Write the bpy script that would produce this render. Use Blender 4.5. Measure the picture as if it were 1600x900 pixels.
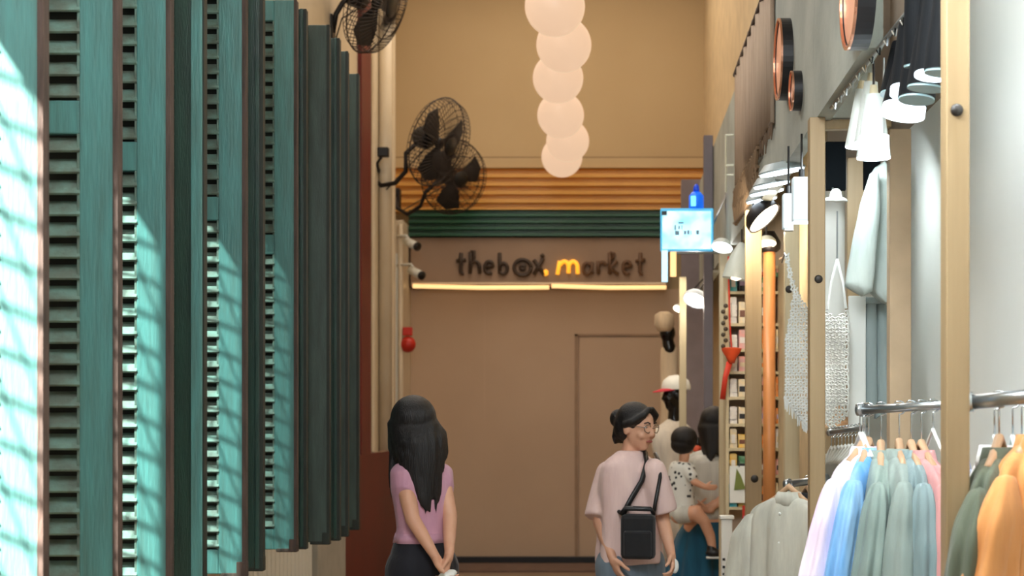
import bpy, bmesh, math, random
from mathutils import Vector, Matrix, Euler
random.seed(7)
for o in list(bpy.data.objects): bpy.data.objects.remove(o)
SC = bpy.context.scene; COL = SC.collection
F = 2600.0; VX, VY, EYE = 950.0, 665.0, 1.5
PI = math.pi
# ---------------------------------------------------------------- camera, world, lights
cam = bpy.data.objects.new('camera', bpy.data.cameras.new('camera')); COL.objects.link(cam)
cam.location = (0, 0, EYE); cam.rotation_euler = (PI/2, 0, 0)
cam.data.lens = F/1600*36; cam.data.sensor_width = 36
cam.data.shift_x = -150/1600; cam.data.shift_y = 215/1600
cam.data.clip_start = 0.05; cam.data.clip_end = 100
cam.data.dof.use_dof = True; cam.data.dof.focus_distance = 6.2; cam.data.dof.aperture_fstop = 4.5
SC.camera = cam
SC.view_settings.view_transform = 'Standard'; SC.view_settings.look = 'None'
SC.view_settings.gamma = 1; SC.view_settings.use_curve_mapping = False
SC.view_settings.exposure = 0.0
W = bpy.data.worlds.new('world'); SC.world = W; W.use_nodes = True
W.node_tree.nodes['Background'].inputs[0].default_value = (0.55, 0.78, 1.0, 1)
W.node_tree.nodes['Background'].inputs[1].default_value = 0.9
def sun(d, e, col):
    l = bpy.data.lights.new('sun', 'SUN'); l.energy = e; l.color = col; l.angle = math.radians(0.9)
    o = bpy.data.objects.new('sun', l); COL.objects.link(o)
    o.rotation_euler = Vector(d).to_track_quat('-Z', 'Y').to_euler(); o.location = (-6, -2, 8)
def area(loc, d, sx, sy, e, col):  # unseen fill areas added to brighten hall and stalls
    l = bpy.data.lights.new('fill_area', 'AREA'); l.shape = 'RECTANGLE'; l.size = sx; l.size_y = sy
    l.energy = e; l.color = col
    o = bpy.data.objects.new('fill_area', l); COL.objects.link(o); o.location = loc
    o.rotation_euler = Vector(d).to_track_quat('-Z', 'Y').to_euler()
def point(loc, e, col, r=0.05):
    l = bpy.data.lights.new('lamp_light', 'POINT'); l.energy = e; l.color = col; l.shadow_soft_size = r
    o = bpy.data.objects.new('lamp_light', l); COL.objects.link(o); o.location = loc
SUN_D = Vector((1, 0.85, -1.54))
sun(SUN_D, 62, (1.0, 0.93, 0.84))
area((-0.6, 15.0, 6.6), (0, 0, -1), 2.5, 4.5, 112, (1, 0.83, 0.66))
area((-1.2, 10.4, 6.2), (0.6, 0.0, -1), 1.6, 2.5, 60, (1, 0.9, 0.78))
area((-0.5, 2.4, 4.6), (-0.5, 0.9, -.8), 1.4, 1.4, 92, (0.97, 0.97, 0.97))  # added fill for the near shutters
area((-1.3, 8.8, 5.2), (1, -0.30, -0.8), 1.0, 1.0, 44, (0.95, 0.98, 1.0))  # added fill for the grey fascia
# stall lighting on the right: added fill areas and overhead spots
area((0.1, 3.6, 3.3), (1, 0.30, -0.55), 0.8, 0.8, 84, (0.88, 0.96, 1.0))
def spot(loc, d, e, col, ang):
    l = bpy.data.lights.new('stall_spot', 'SPOT'); l.energy = e; l.color = col; l.spot_size = math.radians(ang); l.spot_blend = .6; l.shadow_soft_size = .06
    o = bpy.data.objects.new('stall_spot', l); COL.objects.link(o); o.location = loc; o.rotation_euler = Vector(d).to_track_quat('-Z', 'Y').to_euler()
spot((0.93, 4.98, 2.66), (0.0, 0.12, -1), 75, (0.9, 0.97, 1.0), 44)
spot((1.04, 6.6, 2.6), (0.0, 0.2, -0.5), 12, (1.0, 0.95, 0.86), 30)  # added spot that brightens the narrow white strip
spot((0.98, 4.0, 2.75), (0.05, 0.1, -1), 30, (0.95, 0.98, 1.0), 60)
area((0.98, 6.7, 2.6), (0.0, 0.6, -1), 0.2, 0.2, 5, (0.88, 0.97, 1.0))
area((0.62, 9.0, 2.62), (0.35, 1.0, -1.0), 0.3, 0.3, 9, (1.0, 0.86, 0.66))
area((0.9, 13.0, 2.6), (-0.3, 0.0, -1), 0.3, 3, 16, (1.0, 0.85, 0.66))

# ---------------------------------------------------------------- helpers
def P(px, py, Y): s = F/Y; return Vector(((px-VX)/s, Y, EYE-(py-VY)/s))
def lin(c):
    return tuple((v/255/12.92 if v/255 <= .04045 else ((v/255+.055)/1.055)**2.4) for v in c)
MATS = {}
def mat(name, rgb, rough=.6, metal=0, rgb2=None, scale=6, stretch=(1,1,1), bump=0, bscale=40, emit=None, es=0, trans=0, alpha=1, sheen=0, thr=(.35,.65), detail=5, coat=0):
    if name in MATS: return MATS[name]
    m = bpy.data.materials.new(name); m.use_nodes = True; nt = m.node_tree; b = nt.nodes['Principled BSDF']
    c = lin(rgb)+(1,); b.inputs['Base Color'].default_value = c; b.inputs['Roughness'].default_value = rough
    b.inputs['Metallic'].default_value = metal
    if sheen: b.inputs['Sheen Weight'].default_value = sheen
    if coat: b.inputs['Coat Weight'].default_value = coat
    if alpha < 1: b.inputs['Alpha'].default_value = alpha
    if trans: b.inputs['Transmission Weight'].default_value = trans
    tc = nt.nodes.new('ShaderNodeTexCoord'); mp = nt.nodes.new('ShaderNodeMapping'); mp.inputs['Scale'].default_value = stretch
    nt.links.new(tc.outputs['Object'], mp.inputs[0])
    n = nt.nodes.new('ShaderNodeTexNoise'); n.inputs['Scale'].default_value = scale; n.inputs['Detail'].default_value = detail
    nt.links.new(mp.outputs[0], n.inputs['Vector'])
    r = nt.nodes.new('ShaderNodeValToRGB'); r.color_ramp.elements[0].position = thr[0]; r.color_ramp.elements[1].position = thr[1]
    r2 = lin(rgb2)+(1,) if rgb2 else tuple(min(1, x*.84) for x in c[:3])+(1,)
    r.color_ramp.elements[0].color = c; r.color_ramp.elements[1].color = r2
    nt.links.new(n.outputs['Fac'], r.inputs[0]); nt.links.new(r.outputs[0], b.inputs['Base Color'])
    if bump:
        n2 = nt.nodes.new('ShaderNodeTexNoise'); n2.inputs['Scale'].default_value = bscale
        nt.links.new(mp.outputs[0], n2.inputs['Vector'])
        bp = nt.nodes.new('ShaderNodeBump'); bp.inputs['Strength'].default_value = bump; bp.inputs['Distance'].default_value = .01
        nt.links.new(n2.outputs['Fac'], bp.inputs['Height']); nt.links.new(bp.outputs[0], b.inputs['Normal'])
    if emit:
        b.inputs['Emission Color'].default_value = lin(emit)+(1,); b.inputs['Emission Strength'].default_value = es
    MATS[name] = m; return m

def total_loc(o):
    v = Vector((0, 0, 0))
    while o is not None: v = v + o.location; o = o.parent
    return v
class MB:
    def __init__(s): s.b = bmesh.new()
    def box(s, c, size, R=None):
        vs = bmesh.ops.create_cube(s.b, size=1)['verts']
        M = Matrix.Translation(Vector(c)) @ ((R.to_4x4() if R else Matrix.Identity(4))) @ Matrix.Diagonal((*size, 1))
        bmesh.ops.transform(s.b, matrix=M, verts=vs); return s
    def bb(s, lo, hi):
        lo, hi = Vector(lo), Vector(hi); return s.box((lo+hi)/2, tuple(hi-lo))
    def sph(s, c, r, R=None, n=20):
        if not hasattr(r, '__len__'): r = (r, r, r)
        vs = bmesh.ops.create_uvsphere(s.b, u_segments=n, v_segments=max(8, n*2//3), radius=1)['verts']
        M = Matrix.Translation(Vector(c)) @ ((R.to_4x4() if R else Matrix.Identity(4))) @ Matrix.Diagonal((*r, 1))
        bmesh.ops.transform(s.b, matrix=M, verts=vs); return s
    def tube(s, pts, r, n=10, caps=True, closed=False, flat=1.0):
        pts = [Vector(p) for p in pts]; rs = r if hasattr(r, '__len__') else [r]*len(pts)
        rings = []; up = None; N = len(pts)
        for i, p in enumerate(pts):
            if closed: t = pts[(i+1) % N]-pts[i-1]
            else: t = pts[min(i+1, N-1)]-pts[max(i-1, 0)]
            if t.length < 1e-9: t = Vector((0, 0, 1))
            t.normalize()
            if up is None:
                up = Vector((0, 0, 1)) if abs(t.z) < .9 else Vector((0, 1, 0))
            a = (up-t*up.dot(t))
            if a.length < 1e-6: a = t.orthogonal()
            a.normalize(); b = t.cross(a); up = a
            rings.append([s.b.verts.new(p+(a*math.cos(2*PI*k/n)*flat+b*math.sin(2*PI*k/n))*rs[i]) for k in range(n)])
        for i in range(N if closed else N-1):
            A, B = rings[i], rings[(i+1) % N]
            for k in range(n): s.b.faces.new((A[k], A[(k+1) % n], B[(k+1) % n], B[k]))
        if caps and not closed:
            s.b.faces.new(rings[0][::-1]); s.b.faces.new(rings[-1])
        return s
    def limb(s, pts, rs, n=14):
        pts = [Vector(p) for p in pts]
        for i in range(len(pts)-1):
            s.tube([pts[i], pts[i+1]], [rs[i], rs[i+1]], n)
        for p, r in zip(pts, rs): s.sph(p, r, n=14)
        return s
    def lathe(s, prof, M=None, n=32):
        M = M or Matrix.Identity(4); rings = []
        for r, z in prof:
            if r < 1e-6: rings.append([s.b.verts.new(M @ Vector((0, 0, z)))])
            else: rings.append([s.b.verts.new(M @ Vector((r*math.cos(2*PI*k/n), r*math.sin(2*PI*k/n), z))) for k in range(n)])
        for A, B in zip(rings, rings[1:]):
            for k in range(n):
                a = [A[k % len(A)], A[(k+1) % len(A)], B[(k+1) % len(B)], B[k % len(B)]]
                q = []
                for v in a:
                    if v not in q: q.append(v)
                if len(q) > 2:
                    try: s.b.faces.new(q)
                    except ValueError: pass
        return s
    def prism(s, poly, d):
        d = Vector(d); A = [s.b.verts.new(Vector(p)) for p in poly]; B = [s.b.verts.new(Vector(p)+d) for p in poly]; n = len(A)
        s.b.faces.new(A); s.b.faces.new(B[::-1])
        for k in range(n): s.b.faces.new((A[k], B[k], B[(k+1) % n], A[(k+1) % n]))
        return s
    def loft(s, rows, n=40, k=0, ph=0, amp=None):
        # rows: (centre, ax, ay, rotz, amp)
        rings = []
        for ri, row in enumerate(rows):
            c, ax, ay, rz, am = row; c = Vector(c); ring = []
            for i in range(n):
                t = 2*PI*i/n
                m = 1+am*(math.sin(k*t+ph)+.5*math.sin((k*1.7//1)*t+ph*2+ri*.35)+.35*math.sin(2*t+ri*.8+ph))
                x, y = ax*math.cos(t)*m, ay*math.sin(t)*m
                ring.append(s.b.verts.new(c+Vector((x*math.cos(rz)-y*math.sin(rz), x*math.sin(rz)+y*math.cos(rz), 0))))
            rings.append(ring)
        for A, B in zip(rings, rings[1:]):
            for i in range(n): s.b.faces.new((A[i], A[(i+1) % n], B[(i+1) % n], B[i]))
        s.b.faces.new(rings[0][::-1]); s.b.faces.new(rings[-1]); return s
    def build(s, name, m, parent=None, bev=0, smooth=False, vox=0, sub=0, smo=0, solid=0):
        b = s.b; bmesh.ops.recalc_face_normals(b, faces=b.faces)
        me = bpy.data.meshes.new(name)
        if parent is not None: off = total_loc(parent)
        else:
            xs = [v.co for v in b.verts]
            off = Vector(((min(v.x for v in xs)+max(v.x for v in xs))/2, (min(v.y for v in xs)+max(v.y for v in xs))/2, min(v.z for v in xs)))
        bmesh.ops.translate(b, verts=b.verts, vec=-off)
        b.to_mesh(me); b.free(); me.materials.append(m)
        if smooth:
            for p in me.polygons: p.use_smooth = True
        o = bpy.data.objects.new(name, me); COL.objects.link(o)
        if parent is not None: o.parent = parent
        else: o.location = off
        if bev:
            q = o.modifiers.new('bevel', 'BEVEL'); q.width = bev; q.segments = 2; q.limit_method = 'ANGLE'
        if vox:
            q = o.modifiers.new('remesh', 'REMESH'); q.mode = 'VOXEL'; q.voxel_size = vox; q.use_smooth_shade = True
        if smo:
            q = o.modifiers.new('smooth', 'SMOOTH'); q.factor = .5; q.iterations = smo
        if sub:
            q = o.modifiers.new('subsurf', 'SUBSURF'); q.levels = sub; q.render_levels = sub
        return o
def tag(o, label, cat, group=None, kind=None):
    if label: o['label'] = label
    if cat: o['category'] = cat
    if group: o['group'] = group
    if kind: o['kind'] = kind
    return o
def thing(name, label, cat, loc, group=None, kind=None):
    o = bpy.data.objects.new(name, None); COL.objects.link(o); o.location = loc; o.empty_display_size = .1
    return tag(o, label, cat, group, kind)
def struct(o): o['kind'] = 'structure'; return o
def relabel(o, label): o['label'] = label; return o
def copy_tree(o, loc, label, parent=None, rotz=None):
    c = o.copy(); COL.objects.link(c)
    if parent is None:
        c.location = loc; c['label'] = label
        if rotz is not None: c.rotation_euler = (0, 0, rotz)
    else: c.parent = parent
    for ch in [x for x in o.children]: copy_tree(ch, None, None, c)
    return c
ORD = ['first', 'second', 'third', 'fourth', 'fifth', 'sixth', 'seventh', 'eighth', 'ninth', 'tenth', 'eleventh', 'twelfth']

# ---------------------------------------------------------------- materials
M_tan = mat('tan_plaster', (196, 174, 136), .85, rgb2=(188, 165, 127), scale=.6)
M_tan2 = mat('tan_board', (206, 180, 152), .55, rgb2=(198, 171, 143), scale=.8)
M_cream = mat('cream_paint', (226, 214, 190), .35, rgb2=(214, 200, 174), scale=2)
M_white = mat('white_paint', (238, 241, 236), .5, rgb2=(230, 234, 229), scale=1.2)
M_grey = mat('grey_plaster', (176, 180, 170), .8, rgb2=(150, 154, 146), scale=2.5, bump=.15)
M_red = mat('dark_red_paint', (106, 20, 8), .5, rgb2=(94, 17, 7), scale=2)
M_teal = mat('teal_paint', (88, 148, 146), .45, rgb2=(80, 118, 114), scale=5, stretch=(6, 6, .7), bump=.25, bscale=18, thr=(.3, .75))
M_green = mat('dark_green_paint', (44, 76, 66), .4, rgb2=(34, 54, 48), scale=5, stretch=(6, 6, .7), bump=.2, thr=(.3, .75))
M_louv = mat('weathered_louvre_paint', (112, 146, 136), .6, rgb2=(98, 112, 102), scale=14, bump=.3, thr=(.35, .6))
M_edge = mat('bare_brown_edge', (92, 74, 66), .7, rgb2=(60, 50, 44), scale=8, stretch=(4, 4, .5), bump=.3)
M_floor = mat('polished_floor', (150, 128, 106), .3, rgb2=(136, 116, 96), scale=1.5)
M_ceil = mat('ceiling_board', (200, 180, 150), .9)
M_wood = mat('tan_frame_wood', (162, 139, 104), .5, rgb2=(150, 127, 92), scale=4, stretch=(6, 6, .4))
M_wood2 = mat('pale_frame_wood', (208, 196, 162), .5, rgb2=(198, 184, 150), scale=4, stretch=(6, 6, .4))
M_black = mat('black_plastic', (20, 20, 22), .4)
M_blackm = mat('black_wire', (34, 30, 30), .45, metal=.3)
M_steel = mat('brushed_steel', (176, 182, 184), .28, metal=.9)
M_chrome = mat('chrome_wire', (200, 205, 208), .18, metal=1)
M_ochre = mat('ochre_corrugated_metal', (220, 166, 84), .38, rgb2=(212, 157, 76), scale=2)
M_dgreen = mat('green_corrugated_metal', (40, 92, 66), .35, rgb2=(34, 80, 58), scale=2)
M_skin = mat('skin', (222, 172, 142), .5, rgb2=(214, 160, 130), scale=9)
M_hair = mat('black_hair', (9, 7, 8), .5, rgb2=(18, 14, 14), scale=12, stretch=(9, 9, .6), bump=.5, bscale=30)
M_led = mat('warm_led', (255, 214, 150), .4, emit=(255, 206, 140), es=1.3)
M_cool = mat('cool_lamp_glow', (240, 250, 255), .4, emit=(225, 242, 255), es=5)
M_warmglow = mat('warm_lamp_glow', (255, 240, 220), .4, emit=(255, 232, 205), es=4)
M_hole = mat('dark_bolt_cap', (40, 36, 32), .5)

# ---------------------------------------------------------------- the setting
def slab(name, lo, hi, m): return struct(MB().bb(lo, hi).build(name, m))
slab('floor', (-2.6, -4, -.1), (1.6, 18.3, 0), M_floor)
slab('ceiling', (-2.6, -4, 7.0), (1.6, 18.4, 7.1), M_ceil)
slab('wall_back', (-2.6, 18.2, 0), (1.6, 18.4, 7.0), M_tan)
XL = -2.1
Z0W, Z1W = .95, 3.22
WINS = [(3.30, 4.12), (4.78, 5.38), (6.10, 6.68), (7.48, 8.02)]
HEAD = [3.50, 3.22, 3.22, 3.22]
w = MB(); y = -4
for (a, b), zh in zip(WINS, HEAD):
    w.bb((XL-.1, y, 0), (XL, a, 7)); w.bb((XL-.1, a, 0), (XL, b, Z0W)); w.bb((XL-.1, a, zh), (XL, b, 7)); y = b
w.bb((XL-.1, y, 0), (XL, 16.4, 7)); w.bb((XL-.42, 16.3, 0), (XL-.1, 16.4, 7)); w.bb((XL-.52, 16.3, 0), (XL-.42, 18.2, 7))
struct(w.build('wall_left', M_cream))
# near right wall and the set-back far right wall
slab('wall_right', (1.35, -4, 0), (1.5, 8.0, 7), mat('taupe_plaster', (168, 154, 136), .8))
slab('wall_right_far', (1.05, 8.0, 0), (1.5, 18.2, 7), mat('cream_plaster', (214, 194, 156), .8))
slab('wall_return', (1.05, 7.96, 0), (1.35, 7.998, 7), MATS['taupe_plaster'])
slab('wall_right_panel', (1.32, 3.0, 0), (1.35, 6.2, 3.7), M_white)
slab('wall_right_board', (1.32, 6.2, 0), (1.35, 7.4, 2.8), M_white)
slab('wall_stall_back', (.93, 7.4, 0), (1.35, 7.46, 2.64), M_white)
# added grey sheets that dim the sun, and diamond grilles in the windows of the left wall
def dimmer_mat(i, t):
    m = bpy.data.materials.new('sun_dimmer_%s' % ORD[i]); m.use_nodes = True; nt = m.node_tree
    for n in list(nt.nodes): nt.nodes.remove(n)
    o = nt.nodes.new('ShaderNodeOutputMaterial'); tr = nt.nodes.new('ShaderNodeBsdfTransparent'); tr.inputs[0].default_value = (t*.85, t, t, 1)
    g = nt.nodes.new('ShaderNodeBsdfGlossy'); g.inputs[0].default_value = (.5, .55, .55, 1); mx = nt.nodes.new('ShaderNodeMixShader'); mx.inputs[0].default_value = .06
    nt.links.new(tr.outputs[0], mx.inputs[1]); nt.links.new(g.outputs[0], mx.inputs[2]); nt.links.new(mx.outputs[0], o.inputs[0]); return m
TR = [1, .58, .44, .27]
for i, (a, b) in enumerate(WINS):
    Z1W = HEAD[i]
    fr = MB()
    for yy in (a, b): fr.bb((XL-.09, yy-.02, Z0W), (XL-.03, yy+.02, Z1W))
    for zz in (Z0W, Z1W): fr.bb((XL-.09, a, zz-.02), (XL-.03, b, zz+.02))
    root = struct(fr.build('window_%d' % (i+1), M_cream))
    g = MB(); m = 1.32; p = .115*1.0
    for sgn in (-1, 1):
        z = Z0W-2
        while z < Z1W+2:
            # bar z = z + sgn*m*(y-a)
            y0, y1 = a, b
            pa = (z, z+sgn*m*(b-a)); q = []
            ys = [a+(b-a)*t/60 for t in range(61)]
            ins = [yy for yy in ys if Z0W <= z+sgn*m*(yy-a) <= Z1W]
            if len(ins) > 1:
                g.tube([(XL-.06, ins[0], z+sgn*m*(ins[0]-a)), (XL-.06, ins[-1], z+sgn*m*(ins[-1]-a))], .0065 if sgn < 0 else .004, 6)
            z += p if sgn < 0 else .23
    g.build('grille', M_blackm, root)
    if TR[i] < 1: MB().bb((XL-.05, a, Z0W), (XL-.045, b, Z1W)).build('dimmer_sheet', dimmer_mat(i, TR[i]), root)
# left wall lower boards, pier, red dado and red pilaster
b = MB(); y = 9.0
while y < 11.7: b.bb((XL, y, 0), (XL+.02, y+.10, .86)); y += .13
struct(b.build('trim_1', M_white, bev=.006))
slab('trim_2', (XL, 11.75, 0), (XL+.05, 13.0, 1.2), mat('grey_pier', (176, 176, 168), .6))
slab('trim_3', (XL, 13.0, 0), (XL+.03, 16.35, 1.255), M_red)
slab('trim_4', (XL, 13.95, 1.255), (XL+.035, 14.5, 7), M_red)
# vertical mouldings on the cream pier beyond
b = MB()
for yy, ww, pr in ((14.75, .12, .03), (15.75, .10, .025), (16.1, .12, .03)):
    b.bb((XL, yy, 1.26), (XL+pr, yy+ww, 7))
struct(b.build('trim_5', M_cream, bev=.01))
t = MB().tube([(XL+.06, 15.25, 1.27), (XL+.06, 15.25, 6.99)], .06, 20).build('drain_pipe', M_cream, smooth=True)
tag(t, 'thick glossy cream drainpipe running up the cream left wall behind the fans', 'pipe')
# cream boxed pier in the far left corner
pr = thing('boxed_pier', 'cream boxed pier with vertical lines in the far left corner, under the lower fan', 'pier', (-2.3, 17.75, 0))
MB().bb((-2.5, 17.4, 0), (-2.14, 18.19, 3.65)).build('casing', M_cream, pr, bev=.01)
MB().tube([(-2.165, 17.37, 0.0), (-2.165, 17.37, 3.6)], .025, 12).build('pipe', M_cream, pr, smooth=True)
b = MB()
for x in (-2.36, -2.29, -2.22): b.bb((x, 17.385, .5), (x+.025, 17.4, 3.3))
b.build('moulding', M_white, pr)

# the end of the hall
def corr(name, label, x0, x1, z0, z1, yf, n, m, depth=.05):
    prof = []; h = (z1-z0)/n
    for i in range(n):
        z = z0+i*h
        prof += [(yf, z), (yf, z+h*.38), (yf+depth, z+h*.52), (yf+depth, z+h*.86)]
    prof.append((yf, z1)); prof += [(18.0 if yf < 17.9 else 18.195, z1), (18.0 if yf < 17.9 else 18.195, z0)]
    o = MB().prism([(x0, yy, zz) for yy, zz in prof], (x1-x0, 0, 0)).build(name, m)
    return tag(o, label, 'cladding')
corr('corrugated_cladding', 'ochre yellow corrugated metal band above the green band on the end wall', -2.5, 1.04, 3.815, 4.27, 17.95, 5, M_ochre)
corr('corrugated_cladding', 'dark green corrugated metal band above the shop sign board', -2.135, .60, 3.53, 3.81, 17.80, 4, M_dgreen)
tag(MB().bb((-2.12, 17.85, 2.99), (.62, 18.19, 3.52)).build('sign_board', mat('taupe_board', (160, 136, 116), .6, rgb2=(150, 126, 106), scale=1.5), bev=.01),
    'taupe fascia board over the end wall carrying handwritten shop lettering', 'board')
def strokes(letter):
    def arc(cx, cy, rx, ry, a0, a1, n=14): return [(cx+rx*math.cos(math.radians(a0+(a1-a0)*i/n)), cy+ry*math.sin(math.radians(a0+(a1-a0)*i/n))) for i in range(n+1)]
    return {
     't': [[(.45, 1.65), (.42, .9), (.42, .25)]+arc(.62, .22, .2, .2, 180, 290, 6), [(.0, 1.0), (.9, 1.1)]],
     'h': [[(.1, 1.7), (.12, .9), (.08, 0)], arc(.45, .55, .36, .42, 170, 10)+[(.84, 0.0)], [(.1, 1.7), (.4, 1.75), (.38, 1.2), (.1, .75)]],
     'e': [[(.05, .5), (.8, .6)]+arc(.45, .5, .4, .48, 10, 310)],
     'b': [[(.1, 1.65), (.1, 0)], arc(.4, .42, .36, .42, 150, -150)],
     'O': [arc(.5, .5, .62, .62, 0, 360, 24), arc(.5, .5, .16, .16, 0, 360, 10)],
     'x': [[(.0, 1.1), (.85, -.05)], [(.75, 1.2), (.0, -.05)], [(.55, 1.35), (.8, 1.5)]],
     '.': [arc(.3, .1, .12, .12, 0, 360, 8)],
     'm': [[(.0, -.05), (.15, 1.0)], arc(.45, .55, .28, .42, 160, 0)+[(.72, .05)], arc(1.02, .55, .28, .42, 170, 0)+[(1.32, .0)]],
     'a': [arc(.4, .42, .36, .42, 30, 350), [(.8, .95), (.78, .2), (.95, .0)]],
     'r': [[(.1, 1.0), (.12, 0)], arc(.5, .5, .38, .42, 160, 20)],
     'k': [[(.1, 1.65), (.1, 0)], [(.75, 1.0), (.12, .5), (.85, -.05)], [(.1, 1.65), (.45, 1.6), (.3, 1.1)]],
    }[letter]
M_let = mat('dark_letter', (62, 46, 34), .5); M_letl = mat('yellow_lit_letter', (255, 190, 60), .4, emit=(255, 178, 50), es=1.0)
M_let2 = mat('brown_letter', (104, 74, 50), .5)
sg = thing('shop_lettering', 'handwritten "thebox market" lettering mounted on the taupe board', 'sign', P(712, 430, 17.83))
sx = 17.83/F
for ch, px, wd, mm in (('t', 713, 17, M_let), ('h', 733, 20, M_let), ('e', 757, 16, M_let), ('b', 779, 18, M_let), ('O', 806, 21, M_let), ('x', 834, 20, M_let),
                   ('.', 849, 12, M_letl), ('m', 871, 24, M_letl), ('a', 911, 17, M_let2), ('r', 933, 16, M_let2), ('k', 951, 18, M_let2), ('e', 973, 15, M_let2), ('t', 993, 17, M_let2)):
    b = MB()
    for st in strokes(ch):
        b.tube([P(px+u*wd, 428-v*20, 17.829) for u, v in st], .021, 8)
    o = b.build('letter', mm, sg, smooth=True)
    if mm is M_letl: o['label'] = 'glowing yellow letter' if ch != '.' else 'glowing yellow dot'
lt = thing('strip_light', 'long warm glowing strip light along the bottom of the sign board', 'light', P(840, 450, 17.8))
for a, c in ((645, 858), (862, 1041)):
    MB().tube([P(a, 447, 17.8), P((a+c)/2, 449.5, 17.8), P(c, 449, 17.8)], .022, 10).build('tube', M_led, lt, smooth=True)
MB().bb(P(643, 444, 17.84), P(1041, 441, 17.80)+Vector((0, .02, 0))).build('housing', M_cream, lt)
# lower end panels
slab('wall_back_panel', (-2.16, 18.05, 0), (.95, 18.2, 2.98), M_tan2)
d = MB().bb(P(905, 880, 18.05)+Vector((0, -.015, 0)), P(1052, 526, 18.05)); d = struct(d.build('door_1', M_tan2, bev=.004))
b = MB()
for lo, hi in (((898, 878), (903, 522)), ((898, 525), (1055, 522))):
    b.bb(P(lo[0], lo[1], 18.02), P(hi[0], hi[1], 18.05))
b.build('door_frame', mat('tan_door_frame', (170, 140, 110), .5), d)
struct(MB().bb(P(756, 878, 18.045), P(758, 460, 18.05)).build('trim_6', M_tan2))
slab('trim_7', P(617, 251, 18.12), P(1100, 247, 18.2), mat('dark_cable', (120, 96, 66), .6))
slab('trim_8', P(617, 264, 18.12), P(1100, 261, 18.2), MATS['dark_cable'])
slab('trim_9', P(617, 262, 18.0), P(1100, 251, 18.2), M_tan)
mt = thing('floor_mat', 'black-bordered grey brown mat on the floor against the end wall', 'mat', (-.8, 17.7, 0))
MB().bb((-1.72, 17.93, 0), (-.06, 18.03, .085)).bb((-.10, 17.0, 0), (-.06, 17.94, .065)).bb((-1.72, 17.0, 0), (-1.68, 17.94, .065)).build('border', M_black, mt, bev=.004)
MB().bb((-1.68, 17.0, .0), (-.10, 17.93, .02)).build('pile', mat('mat_pile', (120, 98, 86), .95, bump=.5), mt)

# ---------------------------------------------------------------- shutters along the left wall
ZB, ZT = .90, 3.56
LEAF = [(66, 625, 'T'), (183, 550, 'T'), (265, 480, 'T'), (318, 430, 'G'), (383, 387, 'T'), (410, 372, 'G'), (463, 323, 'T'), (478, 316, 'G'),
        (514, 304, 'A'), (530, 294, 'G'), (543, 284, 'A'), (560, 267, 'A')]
SL = -40; LW = .56; TH = .045
def make_leaf(mp, ml, me_):
    root = thing('shutter_leaf', 'x', 'shutter', (0, 0, 0), 'louvred shutter leaves standing out from the left wall')
    H = ZT-ZB; st = .108
    f = MB()
    f.bb((-LW, 0, 0), (-LW+st, TH, H)); f.bb((-st, 0, 0), (-.004, TH, H))
    for z0, z1 in ((0, .10), (H-.10, H), (1.43, 1.525)): f.bb((-LW+st, .004, z0), (-st, TH-.004, z1))
    f.build('frame', mp, root, bev=.004)
    e = MB(); e.bb((-.004, .002, .004), (.003, TH-.002, H-.004)); e.bb((-.012, -.003, .0), (.003, .004, H)); e.build('edge_strip', me_, root)
    # chipped ends of the bottom corner
    k = MB()
    k.bb((-.035, -.006, -.012), (.004, TH+.004, .05)); k.bb((-st+.01, -.002, -.012), (-.03, TH, .006)); k.build('corner_iron', me_, root, bev=.004)
    for z0, z1 in ((.10, 1.43), (1.525, H-.10)):
        l = MB(); n = int(round((z1-z0)/.0595)); p = (z1-z0)/n
        R = Euler((math.radians(-52), 0, 0)).to_matrix()
        for i in range(n):
            l.box((-LW/2, TH/2-.006, z0+p*(i+.5)), (LW-2*st+.004, .009, .055), Euler((math.radians(SL), 0, 0)).to_matrix())
        l.bb((-st-.008, .004, z0), (-st+.002, TH-.002, z1)); l.bb((-LW+st-.002, .004, z0), (-LW+st+.008, TH-.002, z1))
        l.build('louvre_panel', ml, root, bev=.0015)
    MB().bb((-LW+st-.02, TH-.010, .06), (-st+.02, TH-.004, H-.06)).build('gap_shade_sheet', mat('gap_shade_tone', (38, 44, 40), .8), root)  # added dark sheet, gives the louvre gaps their shade
    for z in (.35, 2.2):
        MB().bb((-LW-.02, TH*.2, z), (-LW+.03, TH+.004, z+.12)).build('hinge', M_blackm, root)
    # hidden arm to the wall
    return root
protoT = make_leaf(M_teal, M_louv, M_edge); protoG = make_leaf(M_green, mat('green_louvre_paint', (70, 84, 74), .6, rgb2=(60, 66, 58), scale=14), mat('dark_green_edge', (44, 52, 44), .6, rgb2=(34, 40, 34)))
usedT = usedG = usedA = False; LO = {}
M_dim = mat('dimmed_grey_green_paint', (74, 92, 84), .55, rgb2=(62, 74, 68), scale=5, stretch=(6, 6, .7), bump=.25)  # grey green, darkened further to carry light falloff on the far leaves
protoA = make_leaf(M_dim, mat('dimmed_louvre_paint', (78, 92, 84), .6, rgb2=(66, 74, 68), scale=14), mat('dark_green_edge', (0, 0, 0)))  # louvres carry the same falloff in their colour
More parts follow.
